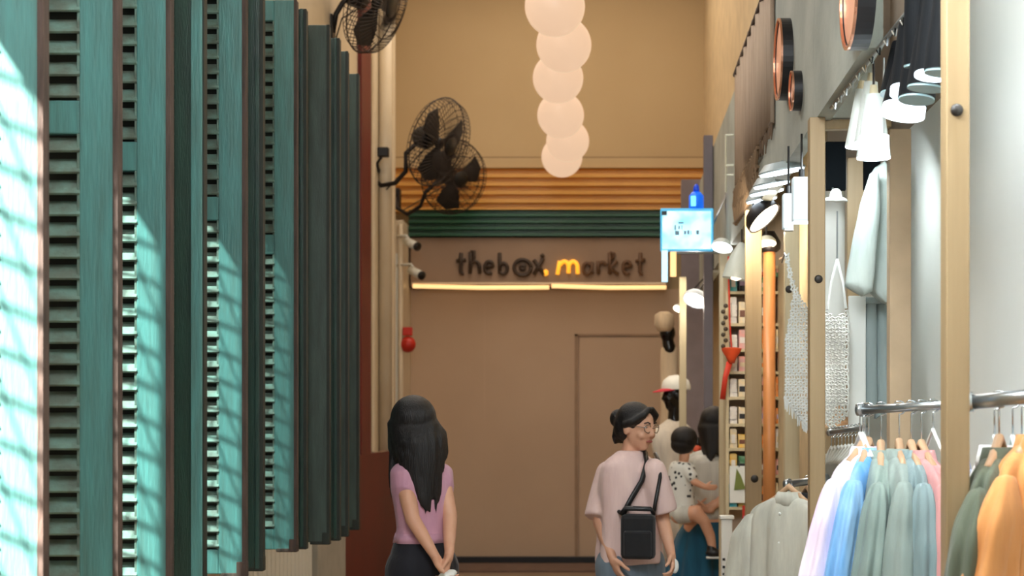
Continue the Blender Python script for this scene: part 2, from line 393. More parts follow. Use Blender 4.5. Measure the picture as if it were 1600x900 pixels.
desc = ['sunlit teal louvred shutter leaf cut off by the left edge of the photo',
 'shaded teal shutter leaf with the widest visible row of louvres, second from the left edge',
 'teal shutter leaf with lattice shadows, right behind the widest louvred leaf',
 'dark green shutter leaf showing only its stile, behind the lattice-shadowed teal leaf',
 'bright turquoise sun-streaked shutter leaf, fifth from the left edge',
 'dark green shutter leaf just right of the bright turquoise one',
 'dim teal shutter leaf with a faint sun patch, seventh from the left edge',
 'narrow dark green strip of a shutter leaf, eighth from the left edge',
 'shadowed grey green shutter leaf, ninth from the left edge, the fan bracket over it',
 'narrow dark green shutter leaf, third from the red pilaster',
 'narrow shutter leaf next to last before the red pilaster',
 'furthest shutter leaf, its edge against the red pilaster']
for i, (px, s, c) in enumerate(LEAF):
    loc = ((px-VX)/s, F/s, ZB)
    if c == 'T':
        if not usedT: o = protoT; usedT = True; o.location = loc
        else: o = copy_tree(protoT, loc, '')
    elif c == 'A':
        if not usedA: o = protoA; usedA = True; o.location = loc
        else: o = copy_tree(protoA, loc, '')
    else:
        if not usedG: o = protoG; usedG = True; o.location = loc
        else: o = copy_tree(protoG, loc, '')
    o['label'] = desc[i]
    LO[i] = (o, loc, c)
for i, (o, loc, c) in LO.items():
    if i == 3: MB().bb((loc[0]-.044, loc[1]-.012, ZB), (loc[0]-.003, loc[1], ZT)).build('cover_strip', M_teal, o, bev=.003)
    if c == 'G' and i != 3: MB().bb((loc[0]-.03, loc[1]-.010, ZB), (loc[0]-.012, loc[1], ZT)).build('cover_strip', M_green, o, bev=.003)
    MB().bb((XL, loc[1]+.006, 1.0), (loc[0]-LW, loc[1]+.04, 1.06)).bb((XL, loc[1]+.006, 3.3), (loc[0]-LW, loc[1]+.04, 3.36)).bb((loc[0]-LW-.012, loc[1]+.004, ZB), (loc[0]-LW, loc[1]+.042, ZT)).build('hinge_arm', M_blackm, o)

# ---------------------------------------------------------------- globe lamps
M_globe = mat('opal_glass_globe', (120, 104, 92), .35, emit=(255, 214, 178), es=.78)
G = [(867, 10, 47), (881, 70, 43), (872, 122, 39.5), (876, 180, 36.5), (887, 220, 33.5), (878, 245, 32)]
gl0 = None
nm = ['largest glowing opal globe lamp, cut by the top of the photo', 'second glowing opal globe lamp from the top', 'third glowing opal globe lamp from the top',
      'fourth glowing opal globe lamp from the top', 'second lowest glowing opal globe lamp, shifted to the right', 'lowest and furthest glowing opal globe lamp']
for i, (px, py, r) in enumerate(G):
    s = r/.2; c = P(px, py, F/s)
    if gl0 is None:
        gl0 = thing('globe_lamp', nm[0], 'lamp', c, 'row of opal globe lamps down the hall')
        MB().sph(c, .2, n=40).build('globe', M_globe, gl0, smooth=True)
        MB().lathe([(0, .0), (.05, 0), (.05, .05), (.012, .07), (0, .07)], Matrix.Translation(c+Vector((0, 0, .19)))).build('cap', M_cream, gl0, smooth=True)
        MB().tube([c+Vector((0, 0, .25)), Vector((c.x, c.y, 7.0))], .004, 6).build('cord', M_cream, gl0)
        L0z = c.z
    else:
        c.z = L0z
        copy_tree(gl0, P(px, py, F/s), nm[i])

# ---------------------------------------------------------------- wall fans
M_cage = mat('dark_fan_wire', (52, 44, 42), .5, metal=.2)
def fan(c, n, R, armpts, label, wall):
    c = Vector(c); n = Vector(n).normalized(); q = n.to_track_quat('Z', 'Y'); Mx = Matrix.Translation(c) @ q.to_matrix().to_4x4()
    root = thing('wall_fan', label, 'fan', wall, 'dark wire cage fans bracketed to the left wall')
    cg = MB()
    def T(v): return Mx @ Vector(v)
    for rr, z in ((1, 0), (.93, .22), (.62, .34), (.3, .38), (.93, -.12), (.55, -.2)):
        cg.tube([T((R*rr*math.cos(2*PI*k/40), R*rr*math.sin(2*PI*k/40), z*R)) for k in range(40)], .006 if rr == 1 else .0028, 6, closed=True)
    N = 64
    for k in range(N):
        a = 2*PI*k/N; ca, sa = math.cos(a), math.sin(a); b_ = a+.25
        cg.tube([T((R*ca, R*sa, 0)), T((R*.93*math.cos(a+.03), R*.93*math.sin(a+.03), .22*R)), T((R*.62*math.cos(a+.1), R*.62*math.sin(a+.1), .34*R)), T((R*.2*math.cos(b_), R*.2*math.sin(b_), .38*R))], .0032, 4, caps=False)
        if k % 2 == 0: cg.tube([T((R*ca, R*sa, 0)), T((R*.93*ca, R*.93*sa, -.12*R)), T((R*.55*ca, R*.55*sa, -.2*R)), T((R*.18*ca, R*.18*sa, -.2*R))], .0032, 4, caps=False)
    cage = cg.build('cage', M_cage, root, smooth=True)
    MB().lathe([(0, .40*R), (.2*R, .395*R), (.22*R, .37*R), (0, .36*R)], Mx).build('badge', M_black, cage, smooth=True)
    bl = []
    for k in range(3):
        b = MB(); a0 = 2*PI*k/3+.5
        poly = []
        for r_, da, z in ((.1, -.45, -.02), (.45, -.68, -.06), (.8, -.56, -.07), (.89, -.1, -.03), (.84, .36, .03), (.5, .42, .07), (.1, .4, .03)):
            poly.append(T((R*r_*math.cos(a0+da), R*r_*math.sin(a0+da), R*(z+.06))))
        b.prism(poly, n*.006).build('blade', M_black, root)
    MB().lathe([(0, .15*R), (.11*R, .13*R), (.12*R, 0), (0, -.02*R)], Mx, 20).build('hub', M_black, root, smooth=True)
    MB().lathe([(0, -.18*R), (.2*R, -.19*R), (.24*R, -.26*R), (.23*R, -.5*R), (.14*R, -.6*R), (0, -.62*R)], Mx, 24).build('motor', M_black, root, smooth=True)
    armpts = [Vector(p) for p in armpts]
    MB().tube([T((0, 0, -.4*R))]+armpts, .021, 10).build('arm', M_blackm, root, smooth=True)
    MB().box(armpts[-1], (.05, .16, .2)).build('wall_plate', M_blackm, root, bev=.01)
    k = MB(); pts = [T((0, 0, -.3*R))+Vector((0, -.06, -.1)), armpts[len(armpts)//2]+Vector((.05, -.03, -.04)), armpts[-1]+Vector((.02, 0, -.14))]
    k.tube(pts, .006, 6).build('cable', M_black, root, smooth=True)
    return root
def arm(pp, Y0, Y1): return [P(x, y, Y0+(Y1-Y0)*i/(len(pp)-1)) for i, (x, y) in enumerate(pp)]
fan(P(585, 2, 12.6), (.9, -.24, -.36), .40, arm([(560, -20), (535, 5), (525, 22), (520, 50), (517, 45)], 12.6, 12.65),
    'dark wall fan cut by the top of the photo, above the last shutters', P(517, 45, 12.65))
fan(P(683, 222, 15.1), (.84, -.42, -.34), .41, [P(634, 240, 15.1), P(634, 268, 15.12), P(618, 286, 15.15), P(596, 290, 15.2), P(580, 276, 15.3), Vector((XL+.03, 15.35, P(575, 262, 15.3).z))],
    'dark wall fan in the middle, mounted above and left of the lowest fan', (XL+.03, 15.35, 3.9))
fan(P(708, 277, 17.0), (.62, -.74, -.26), .38, [P(665, 300, 16.95), P(657, 322, 17.0), P(637, 335, 17.05), P(620, 325, 17.1), P(614, 298, 17.2), P(622, 310, 17.37)],
    'lowest and furthest dark wall fan, in front of the ochre band', P(622, 310, 17.37))
# small flood light box and wires by the middle fan
fl = thing('flood_light', 'small black flood light box on the cream wall left of the middle fan', 'light', P(588, 262, 15.3))
MB().box(P(599, 238, 15.0), (.10, .08, .085)).build('body', M_black, fl, bev=.01)
MB().tube([P(596, 246, 15.0), P(589, 255, 15.05), P(592, 268, 15.15), Vector((XL, 15.3, P(588, 262, 15.3).z))], .012, 8).build('bracket', M_blackm, fl, smooth=True)
# bullet camera
def bullet(px, py, Y, label):
    c = thing('security_camera', label, 'camera', P(px-14, py-6, Y+.1))
    a = P(px-8, py-3, Y); b = P(px+8, py+5, Y-.12)
    MB().tube([a, b], .045, 16).build('body', M_white, c, smooth=True)
    MB().tube([b, b+(b-a).normalized()*.02], .046, 16).build('lens', M_black, c, smooth=True)
    MB().tube([P(px-2, py-4, Y-.03), P(px-8, py-12, Y), Vector((-2.2, 17.38, P(px-14, py-12, Y).z))], .014, 8).build('mount', M_white, c, smooth=True)
bullet(650, 425, 17.3, 'white bullet security camera at the left end of the sign board')
bullet(643, 380, 17.3, 'small white camera above the bullet camera, left of the green band')
al = thing('alarm_bell', 'small round red alarm bell on the far left pier', 'alarm', P(640, 530, 17.3))
MB().lathe([(0, .06), (.05, .05), (.085, .015), (.085, 0), (0, 0)], Matrix.Translation(P(637, 538, 17.38)) @ Matrix.Rotation(PI/2, 4, 'X')).build('gong', mat('bright_red', (214, 50, 36), .35), al, smooth=True)
MB().box(P(637, 518, 17.36), (.1, .05, .09)).build('box', MATS['bright_red'], al, bev=.01)

# ---------------------------------------------------------------- right stalls: fascia, posts
slab('trim_10', (.80, 5.2, 2.68), (.86, 18.0, 3.62), M_grey)
slab('trim_11', (.80, 6.43, 2.69), (1.02, 6.46, 3.7), M_grey)
M_post = M_wood
def post(px, Y, w, z1, m, label, holes=(), z0=0, dp=None, name='timber_post'):
    x = (px-VX)*Y/F
    r = thing(name, label, 'post', (x, Y, 0))
    MB().bb((x-w/2, Y, z0), (x+w/2, Y+(dp or .07), z1)).build('shaft', m, r, bev=.004)
    for (hx, hy, hr) in holes:
        c = P(hx, hy, Y); R_ = hr*Y/F
        MB().lathe([(0, .008), (R_*.7, .008), (R_, .002), (R_, -.002), (0, -.002)], Matrix.Translation(c) @ Matrix.Rotation(PI/2, 4, 'X'), 20).build('bolt_cap', M_hole, r, smooth=True)
    return r
post(1497, 4.04, .058, 2.68, M_post, 'nearest and widest tan timber post, between the two clothes rails', [(1495, 172, 10)])
post(1277.5, 6.36, .06, 2.68, M_post, 'tan timber post with a dark bolt cap, left of the white knit vest', [(1279, 436, 6.5)])
post(1178, 9.1, .088, 2.68, M_post, 'brownish timber post with a square dark cap beside the goods shelves', [(1179, 748, 6)])
post(1134, 11.3, .085, 2.68, M_wood2, 'pale timber post beside the child\'s carrier, red tassel in front of it')
post(1407, 6.5, .085, 2.66, mat('rosy_frame_wood', (196, 172, 140), .5), 'tan rear post behind the bunch of black lamps')
post(1337, 7.2, .075, 2.66, M_post, 'rear timber post beside the black panel and grey tee shirt')
post(1238, 8.6, .075, 2.66, M_wood2, 'pale rear post with a bolt cap behind the tasselled knit top', [(1233, 452, 6)])
post(1067, 13.2, .055, 2.68, M_wood2, 'slim pale post in front of the capped mannequin')
post(1107, 12.6, .07, 3.7, mat('purple_grey_metal', (120, 114, 122), .5), 'purple grey metal post behind the cyan light box', dp=.1, name='metal_post')
post(1082, 14.6, .20, 3.66, mat('mauve_panel', (140, 128, 132), .6), 'mauve grey panel post beyond the cyan light box', dp=.06, name='panel_post')
# copper column
cc = thing('copper_column', 'round orange brown column lit from above by a small lamp', 'column', ((1202-VX)*9.6/F, 9.6, 0))
x = (1202-VX)*9.6/F
MB().tube([(x, 9.6, 0), (x, 9.6, 2.50)], .036, 24).build('shaft', mat('copper_veneer', (206, 140, 84), .35, rgb2=(192, 126, 72), scale=3, stretch=(6, 6, .3)), cc, smooth=True)
MB().lathe([(.044, 0), (.065, .02), (.065, .06), (.03, .12), (0, .12)], Matrix.Translation((x, 9.6, 2.5))).build('cap', M_blackm, cc, smooth=True)
# frame head beams (each joins two posts)
def beam(a, b, w, h, m, label):
    a, b = Vector(a), Vector(b); d = (b-a); L = d.length; R = d.to_track_quat('X', 'Z').to_matrix()
    return tag(MB().box((a+b)/2, (L, w, h), R).build('timber_beam', m, bev=.004), label, 'beam')
beam((.80, 6.45, 2.66), (1.1, 6.5, 2.68), .05, .035, M_post, 'short cross beam above the black panel')
# black panels (screens) seen between posts
def panel(px0, py0, px1, py1, Y, th, m, name, label, cat, bev=.003):
    return tag(MB().bb(P(px0, py1, Y), P(px1, py0, Y)+Vector((0, th, 0))).build(name, m, bev=bev), label, cat)
M_dpanel = mat('near_black_panel', (8, 12, 15), .95); M_dpanel.node_tree.nodes['Principled BSDF'].inputs['Specular IOR Level'].default_value = .1
panel(1291, 221, 1322, 297, 7.1, .03, M_dpanel, 'black_board', 'black rectangular board high between the two tan posts', 'board')
panel(1350, 240, 1376, 296, 7.15, .03, M_dpanel, 'black_board', 'small black board behind the shoulder of the grey tee shirt', 'board')

panel(1326, 462, 1353, 668, 7.08, .02, M_white, 'bright_wall_sheet', 'narrow white sheet added for the bright lit wall, under the sleeve of the long grey tee shirt', 'board')  # added sheet standing in for the brightly lit wall

# hanging textile with fringe on the fascia
tx = thing('fringed_textile', 'taupe woven wall hanging with a fringed lower edge on the grey fascia', 'textile', (.78, 9.0, 3.6))
b = MB(); ya, yb = 7.95, 10.1
n = 60; top = []; bot = []
poly = []
for i in range(n+1):
    y = ya+(yb-ya)*i/n; poly.append((.775+.012*math.sin(i*.9), y))
vt = [[b.b.verts.new((x_, y_, z_)) for (x_, y_) in poly] for z_ in (3.66, 3.3, 2.95)]
vt2 = [[b.b.verts.new((x_+.018, y_, z_)) for (x_, y_) in poly] for z_ in (3.66, 3.3, 2.95)]
for V in (vt, vt2):
    for r_ in range(2):
        for i in range(n): b.b.faces.new((V[r_][i], V[r_][i+1], V[r_+1][i+1], V[r_+1][i]))
for r_ in (0, 2):
    for i in range(n): b.b.faces.new((vt[r_][i], vt[r_][i+1], vt2[r_][i+1], vt2[r_][i]))
for e in (0, n):
    for r_ in range(2): b.b.faces.new((vt[r_][e], vt[r_+1][e], vt2[r_+1][e], vt2[r_][e]))
b.build('cloth', mat('taupe_weave', (176, 156, 136), .95, rgb2=(158, 138, 120), scale=5, stretch=(1, 8, .5), bump=.4), tx, smooth=True)
b = MB()
for i in range(42):
    y = ya+.02+(yb-ya-.04)*i/41; b.tube([(.785, y, 2.96), (.783+random.uniform(-.006, .006), y+random.uniform(-.015, .015), 2.96-random.uniform(.06, .11))], [.008, .003], 5)
b.tube([(.785, ya+.01, 2.957), (.785, yb-.01, 2.957)], .008, 6); b.build('fringe', mat('brown_fringe', (110, 90, 72), .95), tx)
tag(MB().tube([(.775, ya-.06, 3.64), (.775, yb+.06, 3.64)], .014, 8).build('curtain_rod', M_edge, smooth=True), 'thin dark rod along the top of the fascia carrying the taupe textile', 'rod')
# second, netted brown textile lower left of it
b = MB()
tn = thing('net_bunting', 'brown netted bunting below the fringed textile', 'bunting', (.76, 9.9, 2.9))
for i in range(16):
    y = 8.6+i*.1; b.tube([(.775, y, 2.94), (.77, y+.06, 2.86-.05*math.sin(i*.6)), (.78, y+.02, 2.72)], .012, 5)
for zz in (2.93, 2.83, 2.74): b.tube([(.772, 8.55, zz), (.77, 9.3, zz-.03), (.772, 10.2, zz)], .009, 5)
b.build('net', mat('brown_net', (128, 104, 78), .9), tn)

# round lit signs with black drums fixed to the fascia
def drum(px, py, Rpx, X, thick, label):
    s = (px-VX)/X; Y = F/s; R_ = Rpx/s; c = P(px, py, Y)
    r = thing('round_sign', label, 'sign', (.80, Y, c.z), 'round drums on the grey fascia')
    x1 = .80; x0 = X
    Mx = Matrix.Translation((x1, Y, c.z)) @ Matrix.Rotation(-PI/2, 4, 'Y')
    d_ = x1-x0
    MB().lathe([(0, 0), (R_, 0), (R_, d_), (R_*.93, d_), (R_*.93, d_-.01), (0, d_-.01)], Mx, 48).build('drum', M_black, r, smooth=False)
    MB().lathe([(0, d_-.004), (R_*.92, d_-.004), (R_*.92, d_-.01), (0, d_-.01)], Mx, 48).build('face', mat('copper_pink_face', (214, 160, 132), .3, metal=.3, emit=(255, 176, 140), es=.25), r)
    MB().lathe([(R_*.94, d_), (R_*1.0, d_), (R_*1.0, d_+.008), (R_*.94, d_+.008), (R_*.94, d_)], Mx, 48).build('rim', mat('copper_rim', (220, 160, 130), .25, metal=.9), r, smooth=False)
    return r
drum(1328, -15, 92, .745, .05, 'large round black drum sign with copper rim, cut by the top of the photo')
drum(1217, 93, 63, .755, .04, 'tall narrow-looking round black drum sign beside the taupe textile')
drum(1238, 142, 31, .765, .03, 'small round drum sign just below right of the middle drum')
# bright-edged frame on the fascia far
b = MB(); Yf = 10.6; X0 = .74
fr = thing('edge_lit_frame', 'thin pale rectangular frame standing out of the fascia left of the fringe', 'frame', P(1141, 255, Yf))
for (a, c) in (((1134, 210), (1134, 300)), ((1134, 211), (1152, 211)), ((1134, 258), (1150, 258)), ((1134, 273), (1150, 273))):
    b.tube([P(*a, Yf), P(*c, Yf)], .007, 6)
b.build('rails', mat('pale_metal', (235, 235, 215), .3, metal=.4), fr)
MB().tube([P(1150, 211, Yf), Vector((.80, Yf+.05, P(1150, 211, Yf).z))], .006, 6).build('bracket', M_steel, fr)

# cyan light box
lb = thing('light_box', 'cyan white glowing light box sign with faint grey marks, projecting into the aisle', 'sign', P(1073, 392, 11.2))
MB().bb(P(1032, 392, 11.2), P(1114, 327, 11.26)).build('case', mat('cyan_case', (90, 190, 230), .3, emit=(60, 170, 220), es=.5), lb, bev=.006)
m = bpy.data.materials.new('cyan_screen'); m.use_nodes = True; nt = m.node_tree; pb = nt.nodes['Principled BSDF']
tc = nt.nodes.new('ShaderNodeTexCoord'); nz = nt.nodes.new('ShaderNodeTexNoise'); nz.inputs['Scale'].default_value = 7; rp = nt.nodes.new('ShaderNodeValToRGB')
rp.color_ramp.elements[0].color = lin((130, 222, 248))+(1,); rp.color_ramp.elements[1].color = lin((228, 250, 255))+(1,); rp.color_ramp.elements[0].position = .3; rp.color_ramp.elements[1].position = .7
nt.links.new(tc.outputs['Object'], nz.inputs['Vector']); nt.links.new(nz.outputs['Fac'], rp.inputs[0]); nt.links.new(rp.outputs[0], pb.inputs['Base Color']); nt.links.new(rp.outputs[0], pb.inputs['Emission Color']); pb.inputs['Emission Strength'].default_value = .9
MB().bb(P(1035, 389, 11.195), P(1111, 330, 11.2)).build('screen', m, lb)
b = MB()
for x0_, y0_, x1_, y1_ in ((1060, 347, 1068, 349), (1054, 352, 1056, 359), (1060, 353, 1062, 358), (1065, 352, 1066, 358), (1055, 361, 1061, 367), (1069, 361, 1072, 366), (1074, 360, 1077, 366), (1079, 361, 1080, 366), (1088, 360, 1092, 366)):
    MB().bb(P(x0_, y1_, 11.188), P(x1_, y0_, 11.195)).build('mark', mat('grey_blue_ink', (120, 160, 185), .5), lb)
MB().bb(P(1034, 336, 11.187), P(1042, 330, 11.195)).build('corner_clip', M_black, lb)
MB().bb(P(1034, 440, 11.2), P(1043, 392, 11.24)).build('tail', mat('cyan_glow', (200, 240, 255), .4, emit=(170, 225, 250), es=1.0), lb)
MB().tube([P(1110, 360, 11.25), Vector((.80, 11.3, P(1110, 360, 11.25).z+.25)), Vector((.82, 11.35, 2.72))], .012, 8).build('bracket', M_steel, lb)
MB().tube([P(1052, 432, 11.9), P(1052, 393, 11.9)], .022, 12).build('x', M_led)
MB().tube([P(1052, 396, 11.9), Vector((.81, 11.95, 2.74))], .006, 6).build('bracket', M_steel, bpy.data.objects['x'])
bpy.data.objects['x'].name = 'tube_light'; tag(bpy.data.objects['tube_light'], 'short vertical warm tube light below the cyan light box', 'light')
bl = thing('blue_lantern', 'small bright blue lantern standing on top of the cyan light box', 'lantern', P(1088, 326, 11.23))
M_blue = mat('blue_glow', (20, 110, 230), .3, emit=(10, 100, 235), es=.7)
c = P(1088, 326, 11.23)
MB().lathe([(0, 0), (.05, 0), (.05, .085), (.03, .11), (0, .11)], Matrix.Translation(c), 16).build('body', M_blue, bl, smooth=True)
MB().lathe([(0, .105), (.022, .11), (.018, .15), (.008, .165), (0, .165)], Matrix.Translation(c), 16).build('top', mat('deep_blue', (10, 70, 200), .3, emit=(5, 60, 200), es=.4), bl, smooth=True)
MB().bb(c+Vector((-.04, -.052, .01)), c+Vector((-.005, -.047, .08))).build('window', mat('cyan_window', (120, 220, 250), .3, emit=(110, 215, 250), es=1), bl)

# ---------------------------------------------------------------- stall lamps
M_shadeb = mat('black_shade', (7, 9, 12), .75); M_shadeb.node_tree.nodes['Principled BSDF'].inputs['Specular IOR Level'].default_value = .15
M_shadew = mat('white_shade', (214, 222, 218), .5)
# supporting rail (a cable track) along the stall
tr = thing('lamp_track', 'thin pale track with hooks running above the black and white lamps', 'track', (.84, 5.0, 2.66))
b = MB(); b.tube([(.86, 4.0, 2.665), (.84, 4.9, 2.665), (.82, 6.1, 2.665)], .008, 8); b.build('cable', M_steel, tr, smooth=True)
for i in range(16):
    y = 4.1+i*.125; MB().tube([(.852-.017*i/15*2, y, 2.66), (.852-.017*i/15*2, y+.01, 2.64), (.845-.017*i/15*2, y+.02, 2.655)], .004, 5).build('hook', M_chrome, tr)
def cone_lamp(c, r0, r1, h, ms, mg, label, group, tilt=(0, 0), e=0, band=.004, col=(.85, .95, 1)):
    c = Vector(c); r = thing('pendant_lamp', label, 'lamp', c, group)
    Mx = Matrix.Translation(c) @ Euler((tilt[0], tilt[1], 0)).to_matrix().to_4x4()
    MB().lathe([(0, h), (r0, h), (r0*1.02, h*.96), (r1, 0), (r1-.004, .0), (r0*.9, h*.93), (0, h*.94)], Mx, 32).build('shade', ms, r, smooth=False)
    MB().lathe([(0, -band), (r1-.002, -band), (r1-.002, .004), (0, .010)], Mx, 32).build('diffuser', mg, r)
    top = Mx @ Vector((0, 0, h)); MB().tube([top, Vector((top.x, top.y, 2.66))], .004, 6).build('cord', M_blackm, r)
    MB().lathe([(0, 0), (.014, 0), (.011, .03), (0, .03)], Mx @ Matrix.Translation((0, 0, h)), 12).build('socket', M_wood2, r)
    if e: point(Mx @ Vector((0, 0, -.03)), e, col, r1*.6)
    return r
gb = 'bunch of black cone lamps behind the nearest post'
for i, (px, py, Y, r0, r1, h, tl) in enumerate([(1413, 158, 4.95, .048, .066, .165, (-.10, .16)), (1419, 130, 4.75, .044, .052, .20, (-.12, .12)), (1432, 146, 4.6, .040, .052, .25, (-.1, .1)),
        (1447, 128, 4.45, .040, .052, .27, (.0, .12)), (1458, 108, 4.32, .040, .050, .25, (-.1, .1)), (1474, 104, 4.2, .04, .05, .25, (.0, .1)), (1440, 92, 4.52, .038, .05, .22, (.1, -.05)), (1402, 140, 5.08, .042, .054, .16, (-.1, .18))]):
    cone_lamp(P(px, py+8, Y), r0, r1, h, M_shadeb, M_cool if i in (0, 1, 4) else mat('pale_unlit_diffuser', (150, 180, 186), .4), ['lowest black cone lamp, glowing white below', 'black cone lamp with a small glow, just above the lowest', 'black cone lamp in the middle of the black bunch, its opening pale and unlit',
        'black cone lamp near the post, its rim pale blue grey', 'upper glowing black cone lamp touching the nearest post', 'black cone lamp mostly behind the nearest post', 'highest black cone lamp at the back of the bunch', 'leftmost black cone lamp of the black bunch'][i], gb, tl, e=1.2 if i == 0 else 0, band=.03 if i == 0 else (.022 if i == 1 else .006))
gw = 'white cone lamps on the track'
for i, (px, py, Y, r1) in enumerate([(1365, 238, 5.3, .055), (1356, 215, 5.5, .045), (1336, 222, 5.75, .035)]):
    cone_lamp(P(px, py+8, Y), r1*.5, r1, .20, M_shadew, M_cool, ['brightest white shaded lamp, glowing above the grey tee shirt', 'white shaded lamp hanging behind the brightest one', 'slim white shaded lamp at the left end of its row'][i], gw, (0, .05*i), e=2.0 if i == 0 else .3)
# the big glowing drum under the white one
gl = thing('drum_lamp', 'wide glowing white drum lamp under the white shaded lamps', 'lamp', P(1366, 250, 5.25))
c = P(1366, 248, 5.25); MB().lathe([(0, 0), (.043, 0), (.048, .006), (.046, .072), (0, .074)], Matrix.Translation(c), 32).build('diffuser', M_cool, gl, smooth=False)
MB().tube([c+Vector((.03, 0, .05)), Vector((c.x+.03, c.y, 2.66))], .003, 6).build('cord', M_steel, gl)
gd = 'flat disc lamps under the fascia'
for i, (px, py, w_) in enumerate([(1222, 268, 74), (1206, 288, 60), (1198, 300, 56), (1190, 312, 50)]):
    s = [344, 322, 308, 296][i]; Y = F/s; c = P(px, py, Y); R_ = w_/2/s
    r = thing('disc_lamp', ['nearest and widest flat disc lamp glowing under the fascia', 'second flat disc lamp from the nearest', 'third flat disc lamp from the nearest', 'furthest and lowest-looking flat disc lamp'][i], 'lamp', c, gd)
    Mx = Matrix.Translation(c) @ Euler((.06, -.18, 0)).to_matrix().to_4x4()
    MB().lathe([(0, .045), (R_*.7, .04), (R_, .008), (R_, 0), (0, 0)], Mx, 36).build('housing', M_grey if 0 else mat('pale_grey_metal', (170, 180, 180), .4), r, smooth=False)
    MB().lathe([(0, -.001), (R_*.95, -.001), (R_*.93, -.008), (0, -.008)], Mx, 36).build('diffuser', M_cool, r)
    MB().tube([c+Vector((0, 0, .03)), Vector((c.x, c.y, max(2.68, c.z+.05)))], .006, 6).build('stem', M_steel, r)
    point(c-Vector((0, 0, .05)), .9, (.9, .96, 1), .05)
# white box lanterns under the discs
for i, (a, b_, Y) in enumerate([((1224, 302), (1240, 357), 7.0), ((1239, 276), (1266, 345), 6.7)]):
    r = thing('box_lantern', ['smaller lower white box lantern under the disc lamps', 'larger white box lantern beside the tan post'][i], 'lantern', P(a[0], a[1], Y), 'white box lanterns')
    MB().bb(P(a[0], b_[1], Y), P(b_[0], a[1], Y)+Vector((0, .06, 0))).build('box', mat('bluish_white_glow', (225, 240, 245), .4, emit=(205, 232, 245), es=.35), r, bev=.006)
    MB().bb(P(a[0]+2, b_[1]+3, Y+.005), P(b_[0]-2, b_[1], Y+.05)).build('base', M_cool if i else M_white, r)
    cc_ = P((a[0]+b_[0])/2, a[1], Y+.03); MB().tube([cc_, Vector((cc_.x, cc_.y, 2.68))], .005, 6).build('cord', M_black, r)
    MB().lathe([(0, 0), (.012, 0), (.012, .03), (0, .03)], Matrix.Translation(cc_), 12).build('socket', M_black, r)
def dome(px, py, Y, R_, n, ms, mg, label, e, col, hang=None):
    c = P(px, py, Y); n = Vector(n).normalized(); Mx = Matrix.Translation(c) @ n.to_track_quat('Z', 'Y').to_matrix().to_4x4()
    r = thing('dome_lamp', label, 'lamp', c)
    MB().lathe([(R_, 0), (R_*.95, -R_*.35), (R_*.7, -R_*.65), (R_*.3, -R_*.85), (0, -R_*.9)], Mx, 32).lathe([(R_*.97, 0), (R_*.92, -R_*.34), (R_*.67, -R_*.62), (0, -R_*.85)], Mx, 32).lathe([(R_, 0), (R_*.97, 0)], Mx, 32).build('shade', ms, r, smooth=True)
    MB().lathe([(0, 0), (R_*.9, -.004), (R_*.9, -.012), (0, -.012)], Mx, 32).build('diffuser', mg, r)
    top = Mx @ Vector((0, 0, -R_*.9)); h = Vector(hang) if hang else Vector((top.x, top.y, 2.68))
    MB().tube([top, h], .006, 6).build('stem', M_blackm, r)
    if e: point(c+n*.04, e, col, R_*.5)
dome(1195, 342, 8.8, .105, (.62, -.30, -.72), M_blackm, M_warmglow, 'large tilted dome lamp with black shell and warm white opening', 3, (1, .9, .75))
dome(1198, 381, 9.5, .055, (0, -.35, -1), M_shadew, M_warmglow, 'small round lamp directly above the copper column', 1.0, (1, .8, .6))
dome(1128, 387, 10.9, .07, (-.2, -.4, -.9), M_shadew, M_cool, 'bright small lamp just right of the cyan light box', 2, (.95, .97, 1))
dome(1086, 470, 13.0, .10, (-.3, -.45, -.8), mat('grey_blue_shade', (130, 140, 150), .5), M_warmglow, 'white glowing lamp above the slim pale post', 3, (1, .93, .85), hang=(.82, 13.05, 2.75))
dome(1060, 483, 13.6, .045, (-.3, -.5, -.8), M_shadew, M_warmglow, 'tiny lamp left of the glowing lamp above the mannequin', .6, (1, .9, .8), hang=(.82, 13.65, 2.75))
# grey translucent bell shade
bs = thing('bell_lamp', 'grey translucent bell shaped lamp in front of the goods shelves', 'lamp', P(1150, 440, 10.0))
c = P(1150, 436, 10.0)
MB().lathe([(.085, 0), (.075, .08), (.05, .16), (.02, .22), (0, .225)], Matrix.Translation(c) @ Euler((0, .18, 0)).to_matrix().to_4x4(), 28).lathe([(.078, .005), (.068, .08), (.045, .155), (0, .21)], Matrix.Translation(c) @ Euler((0, .18, 0)).to_matrix().to_4x4(), 28).build('shade', mat('frosted_grey_glass', (176, 186, 184), .3), bs, smooth=True)
MB().lathe([(0, -.01), (.03, 0), (.03, .03), (0, .04)], Matrix.Translation(c), 16).build('bulb', M_warmglow, bs, smooth=True)
MB().tube([c+Vector((.035, 0, .21)), Vector((c.x+.035, c.y, 2.68))], .005, 6).build('cord', M_blackm, bs)

